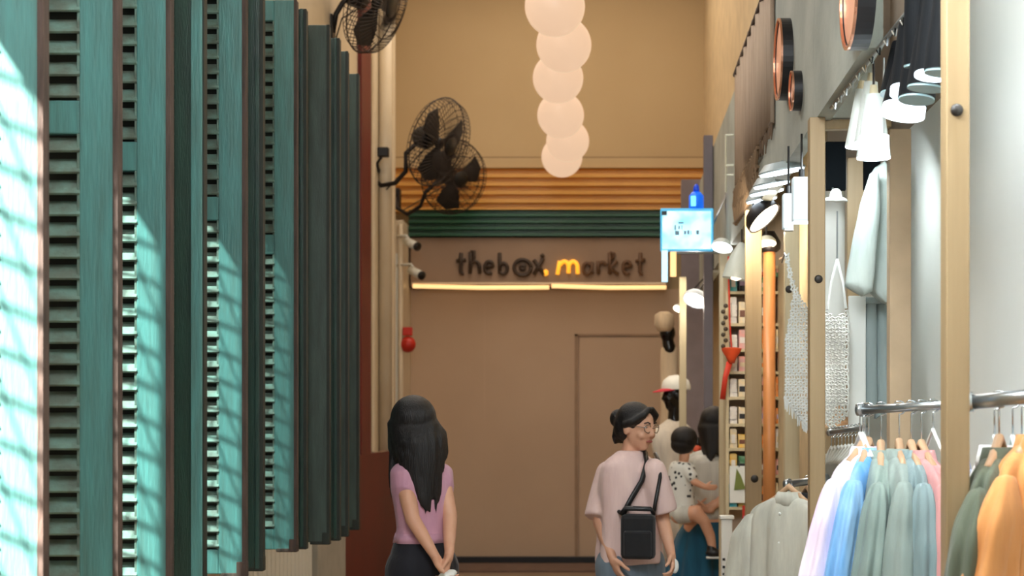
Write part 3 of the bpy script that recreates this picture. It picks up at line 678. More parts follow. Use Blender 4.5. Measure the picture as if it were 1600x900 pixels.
# ---------------------------------------------------------------- goods shelves behind the aisle posts
YS = 10.25
sh = thing('goods_shelf', 'open shelf unit packed with colourful small goods behind the pale timber post', 'shelf', (.90, YS+.1, 0))
x0s, x1s = P(1139, 0, YS).x, P(1226, 0, YS).x
MB().bb((x0s-.02, YS+.19, 0), (x1s+.02, YS+.20, 2.45)).build('back', M_tan2, sh)
for x in (x0s-.02, x1s): MB().bb((x, YS, 0), (x+.02, YS+.19, 2.45)).build('side', M_wood2, sh)
SHZ = [P(0, y, YS).z for y in (792, 742, 700, 662, 620, 580, 545, 505, 455, 415)]
for z in SHZ: MB().bb((x0s, YS, z-.018), (x1s, YS+.19, z)).build('shelf_board', M_wood2, sh)
cols = {'white': (236, 232, 226), 'pink': (232, 168, 160), 'orange': (238, 142, 60), 'cyan': (70, 190, 205), 'cream': (238, 220, 180), 'green': (70, 130, 84), 'brown': (120, 74, 52), 'lilac': (186, 170, 206), 'red': (208, 66, 48), 'yellow': (240, 196, 90), 'black': (34, 34, 38)}
rnd = random.Random(3)
tiers = ['lowest', 'second lowest', 'third lowest', 'fourth lowest', 'fifth lowest', 'fifth highest', 'fourth highest', 'third highest', 'second highest', 'top']
for ti, z in enumerate(SHZ):
    hmax = (SHZ[ti+1] if ti+1 < len(SHZ) else 2.44)-z-.03
    n = 6; wd = (x1s-x0s)/n; seq = rnd.sample(list(cols), n)
    if ti in (4, 3): seq = ['white', 'cream', 'lilac', 'pink', 'brown', 'orange']
    if ti == 8: seq = ['cyan', 'black', 'white', 'cyan', 'green', 'brown']
    if ti in (5, 6, 7): rnd.shuffle(seq); seq[0] = 'white'; seq[1] = 'pink' if 'pink' not in seq else seq[1]
    seq = list(dict.fromkeys(seq))
    for k, cn in enumerate(seq):
        h = hmax*rnd.uniform(.68, 1.0); wdd = wd*rnd.uniform(.78, .93); cx = x0s+wd*(k+.5)
        m = mat(cn+'_card', cols[cn], .5, rgb2=tuple(min(255, v*.7+60) for v in cols[cn]), scale=30, thr=(.45, .55))
        r = thing('goods_packet', '%s packet on the %s tier of the goods shelves' % (cn, tiers[ti]), 'packet', (cx, YS+.06, z), 'packets on the goods shelves')
        if k % 2:
            MB().bb((cx-wdd/2, YS+.02, z), (cx+wdd/2, YS+.13, z+h)).build('pack', m, r, bev=.004)
            MB().bb((cx-wdd/2+.006, YS+.017, z+h*.3), (cx+wdd/2-.006, YS+.02, z+h*.6)).build('wrapper_band', mat(rnd.choice(list(cols))+'_band', cols[rnd.choice(list(cols))], .5), r)
        else:
            q = MB(); nn = 4
            for j in range(nn): q.bb((cx-wdd/2+rnd.uniform(0, .004), YS+.02, z+h*j/nn), (cx+wdd/2-rnd.uniform(0, .004), YS+.15, z+h*(j+.86)/nn))
            q.bb((cx-wdd/2+.008, YS+.025, z), (cx+wdd/2-.008, YS+.14, z+h)); q.build('pack', m, r)
            MB().bb((cx-wdd/4, YS+.016, z+h*.25), (cx+wdd/4, YS+.02, z+h*.7)).build('tag', mat('pale_tag', (240, 236, 228), .5), r)
# cyan packaged item and green-white poster hanging on the pale post side
ps = thing('poster', 'small white poster with a green leaf shape near the pale post', 'poster', P(1154, 786, 10.235))
MB().bb(P(1140, 786, 10.235), P(1170, 728, 10.235)+Vector((0, .012, 0))).build('board', M_white, ps, bev=.003)
g = MB(); g.prism([P(x, y, 10.229) for x, y in ((1147, 766), (1151, 732), (1158, 744), (1165, 764))], (0, .004, 0)); g.build('print', mat('olive_print', (120, 134, 60), .6), ps)
MB().tube([P(1155, 730, 10.235), P(1155, 720, 10.245)], .004, 5).build('string', M_black, ps)
rb = thing('banner', 'narrow red hanging banner below the green-leaf poster', 'banner', P(1164, 836, 10.24))
MB().bb(P(1160, 836, 10.24), P(1169, 790, 10.24)+Vector((0, .01, 0))).build('cloth', mat('red_cloth', (200, 52, 30), .7), rb)
MB().bb(P(1162, 815, 10.235), P(1167, 806, 10.24)).build('mark', mat('yellow_band', (240, 196, 90), .5), rb)
tsl = thing('tassel', 'orange red bell shaped tassel with a long ribbon, hanging before the pale post', 'tassel', P(1140, 625, 10.12))
Yt = 10.12; c = P(1143, 560, Yt)
MB().lathe([(.062, .06), (.058, .045), (.03, .0), (.018, -.03), (0, -.03)], Matrix.Translation(c), 20).lathe([(.062, .06), (.04, .066), (0, .066)], Matrix.Translation(c), 20).build('cup', mat('orange_red', (226, 84, 40), .6), tsl, smooth=True)
MB().tube([P(1140, 566, Yt), P(1133, 590, Yt), P(1129, 624, Yt)], [.02, .016, .018], 10, flat=.4).build('ribbon', mat('red_ribbon', (206, 56, 32), .6), tsl, smooth=True)
MB().tube([P(1143, 545, Yt), P(1140, 500, Yt), P(1139, 450, Yt), P(1139, 400, Yt)+Vector((0, .05, 0)), P(1141, 400, Yt)+Vector((0, .14, 0))], .006, 6).build('cord', mat('red_ribbon', (0, 0, 0)), tsl)
q = MB()
for i in range(9): q.sph(P(1134-(i % 2)*4, 478+i*9, Yt), .014)
q.build('beads', mat('dark_beads', (70, 60, 44), .5), tsl, smooth=True)
# white pedestal at the bottom of the pale post
pd = thing('pedestal', 'white upright stand with a bright top at the foot of the pale post', 'stand', (P(1136, 0, 9.9).x, 9.9, 0))
zt = P(0, 806, 9.9).z; xa, xb = P(1126, 0, 9.9).x, P(1146, 0, 9.9).x
MB().bb((xa+.006, 9.9, 0), (xb-.006, 9.98, zt-.02)).build('column', M_white, pd, bev=.004); MB().bb((xa-.004, 9.89, zt-.02), (xb+.004, 9.99, zt)).build('top', M_white, pd, bev=.003)
q = MB()
for yy in (872, 884, 895): q.bb(P(1129, yy+4, 9.895), P(1133, yy, 9.9))
q.build('print', M_black, pd)
for (px, py, w_, cn, lab) in ((1156, 886, 16, 'black', 'black lidded jar at the bottom beside the white stand'), (1164, 868, 12, 'white', 'white crumpled bag at the bottom behind the black lidded jar')):
    Yj = 9.75 if cn == 'black' else 9.95; c = P(px, 905, Yj)
    r = thing('jar' if cn == 'black' else 'paper_bag', lab, 'jar' if cn == 'black' else 'bag', c)
    if cn == 'black':
        MB().lathe([(0, 0), (.028, 0), (.03, .05), (.022, .07), (0, .07)], Matrix.Translation(c), 20).build('body', M_black, r, smooth=True)
        MB().lathe([(0, .07), (.018, .07), (.018, .12), (0, .12)], Matrix.Translation(c), 20).build('lid', M_black, r)
    else:
        MB().loft([(c+Vector((0, 0, z)), a, .05, 0, .12) for z, a in ((0, .05), (.08, .055), (.16, .04), (.2, .02))], k=6).build('sack', M_white, r, smooth=True)
st = thing('display_table', 'low wooden display table behind the white stand', 'table', (.86, 9.9, 0))
zt2 = P(0, 905, 9.75).z
MB().bb((.755, 9.68, zt2-.03), (1.03, 10.1, zt2)).build('top', M_wood2, st, bev=.003)
for x in (.82, 1.01):
    for y in (9.70, 10.08): MB().bb((x-.015, y-.015, 0), (x+.015, y+.015, zt2-.03)).build('leg', M_wood2, st)

# ---------------------------------------------------------------- clothes
def fabric(name, rgb, rgb2=None): return mat(name, rgb, .85, rgb2=rgb2 or tuple(v*.9 for v in rgb), scale=5, stretch=(3, 3, .6), bump=.35, bscale=14, sheen=.15)
def garment(name, c, rz, m, label, cat, group, lx=0, W2=.2, L=.72, sl=.56, seed=0, collar=True, lean=.0, hood=False, sleeve_out=.10, slv_r=(.062, .082), extra=None, flare=1.0):
    """a top on a hanger: c = point of the hanger neck, plane of the hanger along local x, rotated rz"""
    c = Vector(c); r = thing(name, label, cat, c, group); rr = random.Random(seed)
    ux = Vector((math.cos(rz), math.sin(rz), 0)); uy = Vector((-math.sin(rz), math.cos(rz), 0))
    rows = []
    prof = [(.0, .30, .032), (-.02, .55, .042), (-.045, .82, .05), (-.075, .97, .056), (-.12, 1.0, .062), (-.2, .99, .068), (-.35, .98, .072), (-.5, .99, .078), (-.62, 1.01, .082), (-L, 1.03*flare, .086)]
    for dz, f, th in prof: rows.append((c+Vector((-lx*dz, 0, dz))+uy*lean*dz, W2*f, th*(1-.3*dz), rz, 0 if dz > -.04 else .06+.14*min(1, -dz)))
    b = MB(); b.loft(rows, n=72, k=rr.choice((7, 8, 9)), ph=rr.uniform(0, 6)); body = b.build('body', m, r, smooth=True, sub=1)
    for sg in (-1, 1):
        b = MB(); sp = c+ux*sg*(W2*.92)+Vector((0, 0, -.075)); rows = []
        n = 14
        for i in range(n):
            t = i/(n-1); p = sp+ux*sg*(sleeve_out*t**.8)+uy*(-.02*t)+Vector((lx*(.075+sl*t), 0, -sl*t)); ra = slv_r[0]+(slv_r[1]-slv_r[0])*math.sin(t*PI*.8)
            if i == 0: ra = .03
            if i == 1: ra = .046
            rows.append((p, ra*(1+.06*math.sin(i*1.9+seed)), ra*.72, rz, .07+.10*t))
        b.loft(rows, n=56, k=rr.choice((4, 5, 6)), ph=rr.uniform(0, 6)); sv = b.build('sleeve', m, r, smooth=True, sub=1)
        q = MB(); p = sp+ux*sg*sleeve_out+uy*(-.02)+Vector((lx*(.075+sl), 0, -sl)); q.loft([(p+Vector((0, 0, z)), slv_r[1]*.86, slv_r[1]*.62, rz, .03) for z in (.05, .0)], n=32, k=5); q.build('cuff', m, sv, smooth=True)
    if collar:
        q = MB()
        q.loft([(c+Vector((0, 0, z)), a, b_, rz, .02) for z, a, b_ in ((-.04, .085, .050), (-.01, .066, .046), (.018, .050, .040), (.014, .044, .034), (-.02, .05, .03))], n=36, k=4); q.build('collar', m, r, smooth=True)
        q = MB()
        for i in range(5): pz = c+Vector((0, 0, -.07-.12*i))-uy*(.066+.004*i); q.sph(pz, (.006, .006, .006), n=8)
        q.build('buttons', M_black if seed == 3 else M_white, r)
    if hood:
        q = MB(); q.loft([(c+uy*.05+Vector((0, 0, z)), a, b_, rz, .06) for z, a, b_ in ((.035, .04, .03), (.03, .10, .06), (-.02, .125, .08), (-.1, .12, .075), (-.18, .06, .04))], n=36, k=5); q.build('hood', m, r, smooth=True, sub=1)
    return r
M_hang = mat('beech_hanger', (206, 168, 132), .45)
def hanger(c, rz, railz, label, group, W2=.2, mm=None, hookm=None):
    br = .006 if mm else .012
    c = Vector(c); r = thing('coat_hanger', label, 'hanger', c, group); ux = Vector((math.cos(rz), math.sin(rz), 0)); uy = Vector((-math.sin(rz), math.cos(rz), 0))
    MB().tube([c-ux*W2*.56+Vector((0, 0, -.034)), c-ux*W2*.36+Vector((0, 0, -.012)), c+Vector((0, 0, .040)), c+ux*W2*.36+Vector((0, 0, -.012)), c+ux*W2*.56+Vector((0, 0, -.034))], [br, br, br*1.15, br, br], 8).build('shoulder_bar', mm or M_hang, r, smooth=True)
    h = railz-c.z; pts = [c+Vector((0, 0, .04)), c+Vector((0, 0, h-.03))]
    for i in range(9):
        a = -PI/2+PI*1.25*i/8; pts.append(c+Vector((0, 0, h))+ux*(.0)+uy*(-0.0)+ (uy if 1 else ux)*(.021*math.cos(a)) + Vector((0, 0, .021*math.sin(a))))
    MB().tube(pts, .0027, 6).build('hook', hookm or M_chrome, r, smooth=True)
    return r
def rail(a, b, r0, label, ends=True, posts=None, m=None):
    a, b = Vector(a), Vector(b); r = thing('clothes_rail', label, 'rail', (a+b)/2)
    MB().tube([a, b], r0, 20).build('bar', m or M_steel, r, smooth=True)
    d = (b-a).normalized()
    for p, s_ in ((a, 1), (b, -1)): MB().tube([p, p+d*s_*.02], r0*1.35, 20).build('end_cap', M_steel, r, smooth=True)
    for p in (posts or []): MB().tube([p, Vector((p.x, p.y, 0))], .012, 12).build('upright', M_steel, r, smooth=True)
    return r
# rail A (between the posts)
YA = 5.2
ra, rb_ = P(1340, 641, YA+.15), P(1520, 630, YA-.1)
rail(ra, rb_, .014, 'silver clothes rail carrying the pastel shirts between the posts', posts=[P(1503, 631, YA-.06)])
def on_rail(px): t = (px-1340)/(180); return ra+(rb_-ra)*t
shirts = [(1352, 706, (244, 236, 250), (226, 206, 232), 'white and lilac shirt, leftmost on the rail of pastel shirts', 0, .26, 1.0),
          (1358, 708, (96, 162, 224), (150, 196, 236), 'light blue shirt squeezed beside the white and lilac one', 0, .3, 1.0),
          (1378, 712, (142, 160, 152), (124, 142, 136), 'grey green shirt with small dark buttons behind its wooden hanger', 1, .12, 1.0),
          (1407, 710, (150, 164, 158), (132, 148, 142), 'grey sage shirt in the middle of the pastel rail', 1, .1, 1.0),
          (1426, 712, (132, 152, 154), (116, 138, 140), 'bluish grey shirt left of the pink one', 1, .1, 1.0),
          (1442, 712, (208, 150, 148), (190, 132, 132), 'dusty pink shirt, rightmost of the pastel shirts beside the post', 1, .1, 1.0)]
for i, (px, py, c1, c2, lab, _, sp, fl_) in enumerate(shirts):
    rp_ = on_rail(px); c = Vector((rp_.x, rp_.y, EYE-(py-VY)*rp_.y/F))
    rz = math.radians([-128, -112, -100, -94, -88, -80][i])
    garment('shirt', c, rz, fabric('shirt_cloth_%s' % ORD[i], c1, c2), lab, 'shirt', 'pastel shirts on the silver rail', lx=[-.10, -.09, -.07, -.02, .02, .08][i], seed=i+1 if i != 2 else 3, W2=.18, sleeve_out=[.05, .05, .04, .04, .03, .03][i], slv_r=(.05, .07))
    hanger(c, rz, rp_.z, ['wooden hanger of the white and lilac shirt', 'wooden hanger of the light blue shirt', 'wooden hanger of the grey green shirt with dark buttons', 'wooden hanger of the grey sage shirt', 'wooden hanger of the bluish grey shirt', 'wooden hanger of the dusty pink shirt'][i], 'hangers on the pastel rail', W2=.19)
# empty hanger hooks at the left end
for i, px in enumerate((1344, 1349, 1460)):
    rp_ = on_rail(px)
    hanger(rp_+Vector((0, 0, -.115)), math.radians(-80), rp_.z, ['empty clear hanger at the far left end of the pastel rail', 'second clear hanger from the left end of the pastel rail', 'white hanger close to the nearest post on the pastel rail'][i], 'clear hangers', W2=.16, mm=M_white)
rp_ = on_rail(1470)
garment('striped_shirt', Vector((rp_.x+.08, rp_.y+.14, P(0, 722, 5.4).z)), math.radians(-88), fabric('white_blue_cloth', (225, 230, 238), (120, 140, 190)), 'white shirt with blue print mostly hidden behind the nearest post', 'shirt', None, seed=9, W2=.15, lx=.12, sleeve_out=.0)
hanger(Vector((rp_.x+.08, rp_.y+.14, P(0, 722, 5.4).z)), math.radians(-88), rp_.z, 'hanger of the blue printed shirt behind the post', None, W2=.16)
# rail B (right of the nearest post)
YB = 4.2
rc, rd = P(1508, 629, YB), P(1690, 612, YB-.1)
rail(rc, rd, .019, 'thick silver clothes rail at the right edge carrying the jackets', posts=[rc+Vector((-.004, .0, 0)), rd+Vector((-.01, 0, 0))])
def on_b(px): t = (px-1508)/182; return rc+(rd-rc)*t
for i, (px, py, c1, c2, lab, cat, nm_, rzd) in enumerate([
        (1562, 710, (96, 104, 86), (80, 88, 72), 'dark olive green jacket right of the nearest post', 'jacket', 'jacket', -106),
        (1616, 690, (214, 150, 88), (200, 134, 74), 'orange tan jacket with folded hood at the right edge', 'jacket', 'hooded_jacket', -112)]):
    rp_ = on_b(px); c = Vector((rp_.x, rp_.y, EYE-(py-VY)*rp_.y/F))
    garment(nm_, c, math.radians(rzd-12), fabric('jacket_cloth_%s' % ORD[i], c1, c2), lab, cat, 'jackets on the right rail', lx=[-.05, -.10][i], seed=20+i, W2=.18, sleeve_out=.05, slv_r=(.062, .082), hood=(i == 1))
    hanger(c, math.radians(rzd-12), rp_.z, ['hanger of the olive green jacket', 'hanger of the orange tan jacket'][i], 'hangers on the right rail', W2=.19)
for i, px in enumerate((1540, 1570, 1585)):
    rp_ = on_b(px)+Vector((0, .02, 0))
    garment('blouse', Vector((rp_.x+.07, rp_.y+.18, EYE-(706-VY)*(rp_.y+.18)/F)), math.radians(-92), fabric(['white_blouse_cloth', 'pink_white_cloth', 'denim_blue_cloth'][i], [(236, 234, 232), (238, 222, 218), (90, 160, 176)][i]), ['white blouse just behind the olive jacket', 'pinkish white blouse between the two jackets', 'teal blue top below the orange tan jacket'][i], 'blouse', 'light tops behind the jackets', seed=30+i, W2=.17, L=.5 if i < 2 else .8, sl=.4)
    hanger(Vector((rp_.x+.07, rp_.y+.18, EYE-(706-VY)*(rp_.y+.18)/F)), math.radians(-92), rp_.z, ['hanger of the white blouse behind the olive jacket', 'hanger of the pinkish white blouse', 'hanger of the teal blue top'][i], 'hangers on the right rail', W2=.16, mm=M_white)
# rail C with the sheer jacket
YC = 6.9
rail(P(1228, 757, YC+.1), P(1292, 748, YC-.05), .016, 'short silver rail holding the sheer white jacket', posts=[P(1288, 749, YC-.05), P(1230, 757, YC+.1)])
M_sheer = mat('sheer_white_cloth', (206, 206, 192), .8, rgb2=(184, 184, 172), scale=5, stretch=(3, 3, .6), bump=.4, bscale=14)
cS = P(1233, 775, YC)
garment('sheer_jacket', cS, math.radians(-42), M_sheer, 'sheer off-white jacket on the short rail between the posts', 'jacket', None, seed=41, W2=.20, sleeve_out=.08, slv_r=(.062, .088), L=.8)
hanger(cS, math.radians(-42), P(0, 756, YC).z, 'hanger of the sheer off-white jacket', None)
cB = P(1268, 778, YC-.05)
garment('black_shirt', cB+Vector((.0, .12, 0)), math.radians(-70), fabric('black_cloth', (26, 24, 28)), 'black shirt beside the sheer off-white jacket', 'shirt', None, seed=42, W2=.17, sleeve_out=.03)
hanger(cB+Vector((.0, .12, 0)), math.radians(-70), P(0, 751, YC+.07).z, 'hanger of the black top', None)
q = MB()
# hangers heaped behind the tan post
rail(P(1296, 676, 6.9), P(1352, 668, 6.6), .011, 'thin rear rail with a crowd of empty hangers, behind the tan post', posts=[P(1352, 668, 6.6)])
for i in range(9):
    t = i/9; p = P(1299+i*5.4, 676-i*.75, 6.9-.3*t)
    hanger(p+Vector((0, 0, -.10)), math.radians(-70+i*3), p.z, '%s from the left of the empty white hangers on the thin rear rail' % ORD[i], 'empty hangers on the thin rear rail', W2=.15, mm=M_white if i % 3 else M_white)

# grey tee shirt and trousers displayed on the partition
def outline(name, pts, Y, th, m, label, cat, hang=None, waves=6, seed=0, amp=.012, parent=None):
    """a hanging garment with real thickness: front and back sheets of the outline, puffed and folded"""
    b = MB(); rr = random.Random(seed)
    P3 = [P(x, y, Y) for x, y in pts]; zs = sorted({round(p.z, 4) for p in P3}); z0, z1 = zs[0], zs[-1]
    def span(z):
        xs = []
        for i in range(len(P3)):
            p, q = P3[i], P3[(i+1) % len(P3)]
            if (p.z-z)*(q.z-z) <= 0 and abs(p.z-q.z) > 1e-6: xs.append(p.x+(q.x-p.x)*(z-p.z)/(q.z-p.z))
        return (min(xs), max(xs)) if len(xs) > 1 else None
    n = 26; rows = []
    for i in range(n+1):
        z = z0+(z1-z0)*(.004+.992*i/n); sp = span(z)
        if not sp: continue
        a, c_ = sp; w_ = (c_-a)/2; cx = (a+c_)/2
        rows.append((Vector((cx, Y+th/2+.02, z)), max(w_, .004), th*(.55+.45*min(1, w_/.08)), 0, amp*4*(.4+.6*(z1-z)/(z1-z0))))
    b.loft(rows, n=64, k=waves, ph=seed)
    o = b.build(name, m, parent, smooth=True)
    if parent is None: tag(o, label, cat)
    return o
M_tee = fabric('grey_tee_cloth', (172, 184, 180), (158, 172, 168))
te = thing('tee_shirt', 'long grey green tee shirt hanging high, its sleeve pointing down left', 'shirt', P(1368, 480, 6.95))
outline('body', [(1384, 250), (1398, 262), (1402, 480), (1390, 478), (1372, 466), (1358, 452), (1352, 400), (1352, 300), (1366, 262)], 6.95, .05, M_tee, '', '', parent=te, seed=2)
outline('sleeve', [(1362, 268), (1376, 268), (1378, 330), (1366, 455), (1350, 462), (1322, 448), (1334, 380), (1346, 318)], 6.86, .05, M_tee, '', '', parent=te, seed=4, waves=3)
MB().tube([P(1384, 252, 6.98), P(1384, 238, 7.0), P(1384, 226, 7.0), Vector((P(1384, 0, 7).x, 7.0, 2.64)), Vector((P(1384, 0, 7).x, 7.4, 2.63))], .004, 6).build('hook', M_chrome, te)
tk = thing('trousers', 'grey trousers hanging under the long grey tee shirt', 'trousers', P(1370, 650, 7.05))
for i, (a, c_) in enumerate(((1351, 1372), (1370, 1392))):
    outline('leg', [(a, 468), (c_, 468), (c_+2, 640), (a-1, 655)], 7.08+.02*i, .045, fabric('grey_trouser_cloth', (150, 164, 164), (136, 152, 152)), '', '', parent=tk, seed=5+i, waves=4)
MB().bb(P(1351, 474, 7.08), P(1392, 464, 7.08)+Vector((0, .05, 0))).build('waistband', MATS['grey_trouser_cloth'], tk, bev=.008)
MB().tube([P(1371, 466, 7.1), P(1371, 440, 7.2), P(1371, 430, 7.39)], .004, 6).build('hook', M_chrome, tk)

# knit tops: openwork nets with real cords
def knit(name, pts, Y, label, seed, holes=True, hang=None, dx=.013):
    P3 = [P(x, y, Y) for x, y in pts]
    r = thing(name, label, 'top', P3[-1])
    def inside(x, z):
        c_ = False
        for i in range(len(P3)):
            p, q = P3[i], P3[i-1]
            if (p.z > z) != (q.z > z) and x < (q.x-p.x)*(z-p.z)/(q.z-p.z)+p.x: c_ = not c_
        return c_
    b = MB(); xs = [p.x for p in P3]; zs = [p.z for p in P3]; rr = random.Random(seed)
    def wob(x, z): return .012*math.sin(x*40+z*5)+.008*math.sin(z*23+seed)
    z = min(zs); row = 0
    while z < max(zs):
        x = min(xs); run = []
        while x <= max(xs)+dx:
            if inside(x, z): run.append(Vector((x, Y+wob(x, z), z+.0035*math.sin(x*260+row*2))))
            else:
                if len(run) > 1: b.tube(run, .0044, 4, caps=False)
                run = []
            x += dx*.5
        z += dx*(1.0 if row % 6 else 1.5); row += 1
    x = min(xs)
    while x < max(xs):
        z = min(zs); run = []
        while z <= max(zs)+.02:
            if inside(x, z): run.append(Vector((x+.003*math.sin(z*190), Y+wob(x, z), z)))
            else:
                if len(run) > 1: b.tube(run, .0036, 4, caps=False)
                run = []
            z += dx*.9
        x += dx
    b.build('knit', mat('white_knit_yarn', (240, 244, 240), .9, bump=.4), r)
    return r
kn = knit('knit_blouse', [(1226, 402), (1232, 392), (1242, 440), (1254, 470), (1268, 482), (1274, 560), (1272, 676), (1258, 672), (1240, 640), (1226, 620), (1224, 540), (1232, 500), (1238, 462)], 7.9, 'white openwork knit top with a ragged diagonal tasselled hem, left of the tan post', 1)
q = MB()
for i in range(18):
    t = i/17; p = P(1226+46*t, 622+56*t, 7.9); q.tube([p+Vector((0, 0, .01)), p+Vector((rnd.uniform(-.006, .006), 0, -.035-rnd.random()*.02))], [.005, .003], 5)
q.tube([P(1225, 621, 7.9), P(1273, 679, 7.9)], .006, 6); q.build('tassel_fringe', MATS['white_knit_yarn'], kn)
MB().tube([P(1229, 400, 7.9), P(1226, 396, 7.95), P(1222, 410, 8.0), P(1226, 400, 8.3), Vector((P(1228, 398, 8.3).x, 8.605, P(0, 398, 8.4).z))], .004, 6).build('hook', M_chrome, kn)
kv = knit('knit_vest', [(1290, 482), (1297, 490), (1306, 494), (1316, 488), (1324, 480), (1326, 650), (1300, 672), (1290, 664)], 6.95, 'white ribbed knit vest hanging between the tan post and the rear post', 5)
for a in ((1293, 484), (1322, 482)):
    MB().tube([P(a[0], a[1], 6.95), P(1308+(a[0]-1308)*.6, 440, 6.97), P(1308, 405, 7.0)], .006, 6).build('strap', MATS['white_knit_yarn'], kv)
MB().tube([P(1308, 405, 7.0), P(1308, 398, 7.0), P(1308, 330, 7.02)], .004, 6).build('cord', M_steel, kv)
hb = thing('hat', 'white ruffled sun hat high up between the tan post and the rear post', 'hat', P(1305, 318, 7.0))
c = P(1306, 310, 7.0)
MB().loft([(c+Vector((0, 0, z)), a, a*.8, 0, am) for z, a, am in ((-.012, .045, .12), (0, .04, .1), (.005, .026, .05), (.03, .022, 0), (.04, .012, 0))], k=6).build('brim_and_crown', M_white, hb, smooth=True)
MB().tube([c+Vector((0, .0, .03)), c+Vector((0, .1, .05)), Vector((c.x, 7.1, c.z+.06))], .004, 6).build('peg', M_steel, hb)
sh2 = thing('straw_shade', 'tan conical straw lampshade low behind the white knit vest', 'shade', P(1310, 670, 7.2))
c = P(1312, 668, 7.2)
MB().lathe([(0, .10), (.012, .10), (.03, .055), (.07, .02), (.09, 0), (.085, 0), (0, .02)], Matrix.Translation(c), 28).build('cone', mat('straw', (222, 182, 140), .8, rgb2=(196, 150, 108), scale=40, bump=.5), sh2)
MB().bb((c.x-.09, 7.12, 1.42-.04), (c.x+.09, 7.39, c.z)).build('ledge', M_wood, sh2)

# ---------------------------------------------------------------- people
def V(*a): return Vector(a)
def head_mb(b, c, f, s=1.0):
    """skull, jaw, nose, ears, facing f; c = centre of the skull"""
    f = Vector(f).normalized(); u = Vector((0, 0, 1)); r = f.cross(u).normalized(); u = r.cross(f).normalized()
    R = Matrix((r, f, u)).transposed()
    def L(x, y, z): return c+(r*x+f*y+u*z)*s
    b.sph(L(0, -.008, .025), (.074*s, .092*s, .092*s), R); b.sph(L(0, .022, -.035), (.058*s, .068*s, .075*s), R); b.sph(L(0, .050, -.085), (.030*s, .030*s, .026*s), R)
    b.sph(L(0, .075, -.008), (.05*s, .022*s, .045*s), R)
    b.tube([L(0, .088, .012), L(0, .103, -.022), L(0, .098, -.032)], [.008*s, .013*s, .010*s], 8)
    for sg in (-1, 1):
        b.sph(L(sg*.014, .09, -.03), .008*s); b.sph(L(sg*.074, -.004, -.01), (.010*s, .02*s, .03*s), R); b.sph(L(sg*.035, .062, -.03), (.025*s, .025*s, .022*s), R)
    return L, R, r, f, u
def face_parts(L, R, root, s=1.0, glasses=False):
    for sg in (-1, 1):
        e = MB().sph(L(sg*.031, .079, .010), (.014*s, .008*s, .007*s), R, 12).build('eye', mat('eye_white', (225, 218, 210), .3), root, smooth=True)
        MB().sph(L(sg*.031, .086, .009), (.0062*s, .003*s, .006*s), R, 10).build('iris', M_black, e, smooth=True)
        MB().tube([L(sg*.014, .091, .030), L(sg*.032, .090, .036), L(sg*.050, .080, .030)], [.003*s, .0035*s, .002*s], 6).build('eyebrow', M_hair, root, smooth=True)
    MB().tube([L(-.019, .084, -.060), L(-.008, .094, -.056), L(0, .096, -.058), L(.008, .094, -.056), L(.019, .084, -.060)], [.002*s, .006*s, .006*s, .006*s, .002*s], 8).build('lips', mat('lips', (176, 96, 88), .4), root, smooth=True)
    if glasses:
        g = MB()
        for sg in (-1, 1):
            g.tube([L(sg*.032+.024*math.cos(a), .101-.01*abs(math.cos(a)), .006+.020*math.sin(a)) for a in [2*PI*k/20 for k in range(20)]], .0022, 6, closed=True)
            g.tube([L(sg*.055, .092, .01), L(sg*.076, .04, .012), L(sg*.078, -.01, .005)], .0018, 6)
        g.tube([L(-.009, .104, .01), L(.009, .104, .01)], .0022, 6)
        g.build('glasses', mat('glasses_wire', (150, 140, 130), .25, metal=.8), root, smooth=True)
def hand_mb(b, wrist, d, pn, side, curl=.5, s=1.0, spread=1.0):
    """wrist point, d pointing direction, pn palm normal (palm faces pn), side +-1 = side of the thumb"""
    d = Vector(d).normalized(); pn = (Vector(pn)-d*Vector(pn).dot(d)).normalized(); w_ = d.cross(pn)*side
    for k in range(5):
        t = k/4; b.sph(wrist+d*(.012+.066*t)*s, (.001+.0*s+.022*s, .022*s, .022*s), n=8) if 0 else None
    R = Matrix((w_, d, pn)).transposed()
    b.sph(wrist+d*.042*s, (.038*s, .048*s, .0155*s), R, 14); b.sph(wrist+d*.065*s, (.037*s, .022*s, .013*s), R, 12)
    b.limb([wrist-d*.02*s, wrist+d*.02*s], [.022*s, .022*s], 10)
    for i, (off, ln) in enumerate(((.028, .070), (.0095, .078), (-.0095, .072), (-.028, .056))):
        p = wrist+d*(.078-.004*abs(i-1.2))*s+w_*off*s; dd = (d+w_*(.07*spread*(1.5-i)*.6)).normalized(); pts = [p-dd*.015*s, p]; a = curl*.5
        for j, fr_ in enumerate((.45, .31, .24)):
            v = dd*math.cos(a)+pn*math.sin(a); p = p+v*ln*fr_*s; pts.append(p.copy()); a += curl*(.75 if j == 0 else .6)
        b.limb(pts, [.0088*s, .0088*s, .0082*s, .0074*s, .0066*s], 8)
    p = wrist+d*.022*s+w_*.026*s+pn*.004*s; v = (d*.62+w_*.72+pn*.25).normalized(); pts = [p, p+v*.034*s]
    v2 = (d*.85+w_*.35+pn*.35).normalized(); pts += [pts[-1]+v2*.028*s]; pts += [pts[-1]+(v2+pn*.3*curl).normalized()*.022*s]
    b.limb(pts, [.014*s, .0115*s, .0098*s, .0085*s], 8)
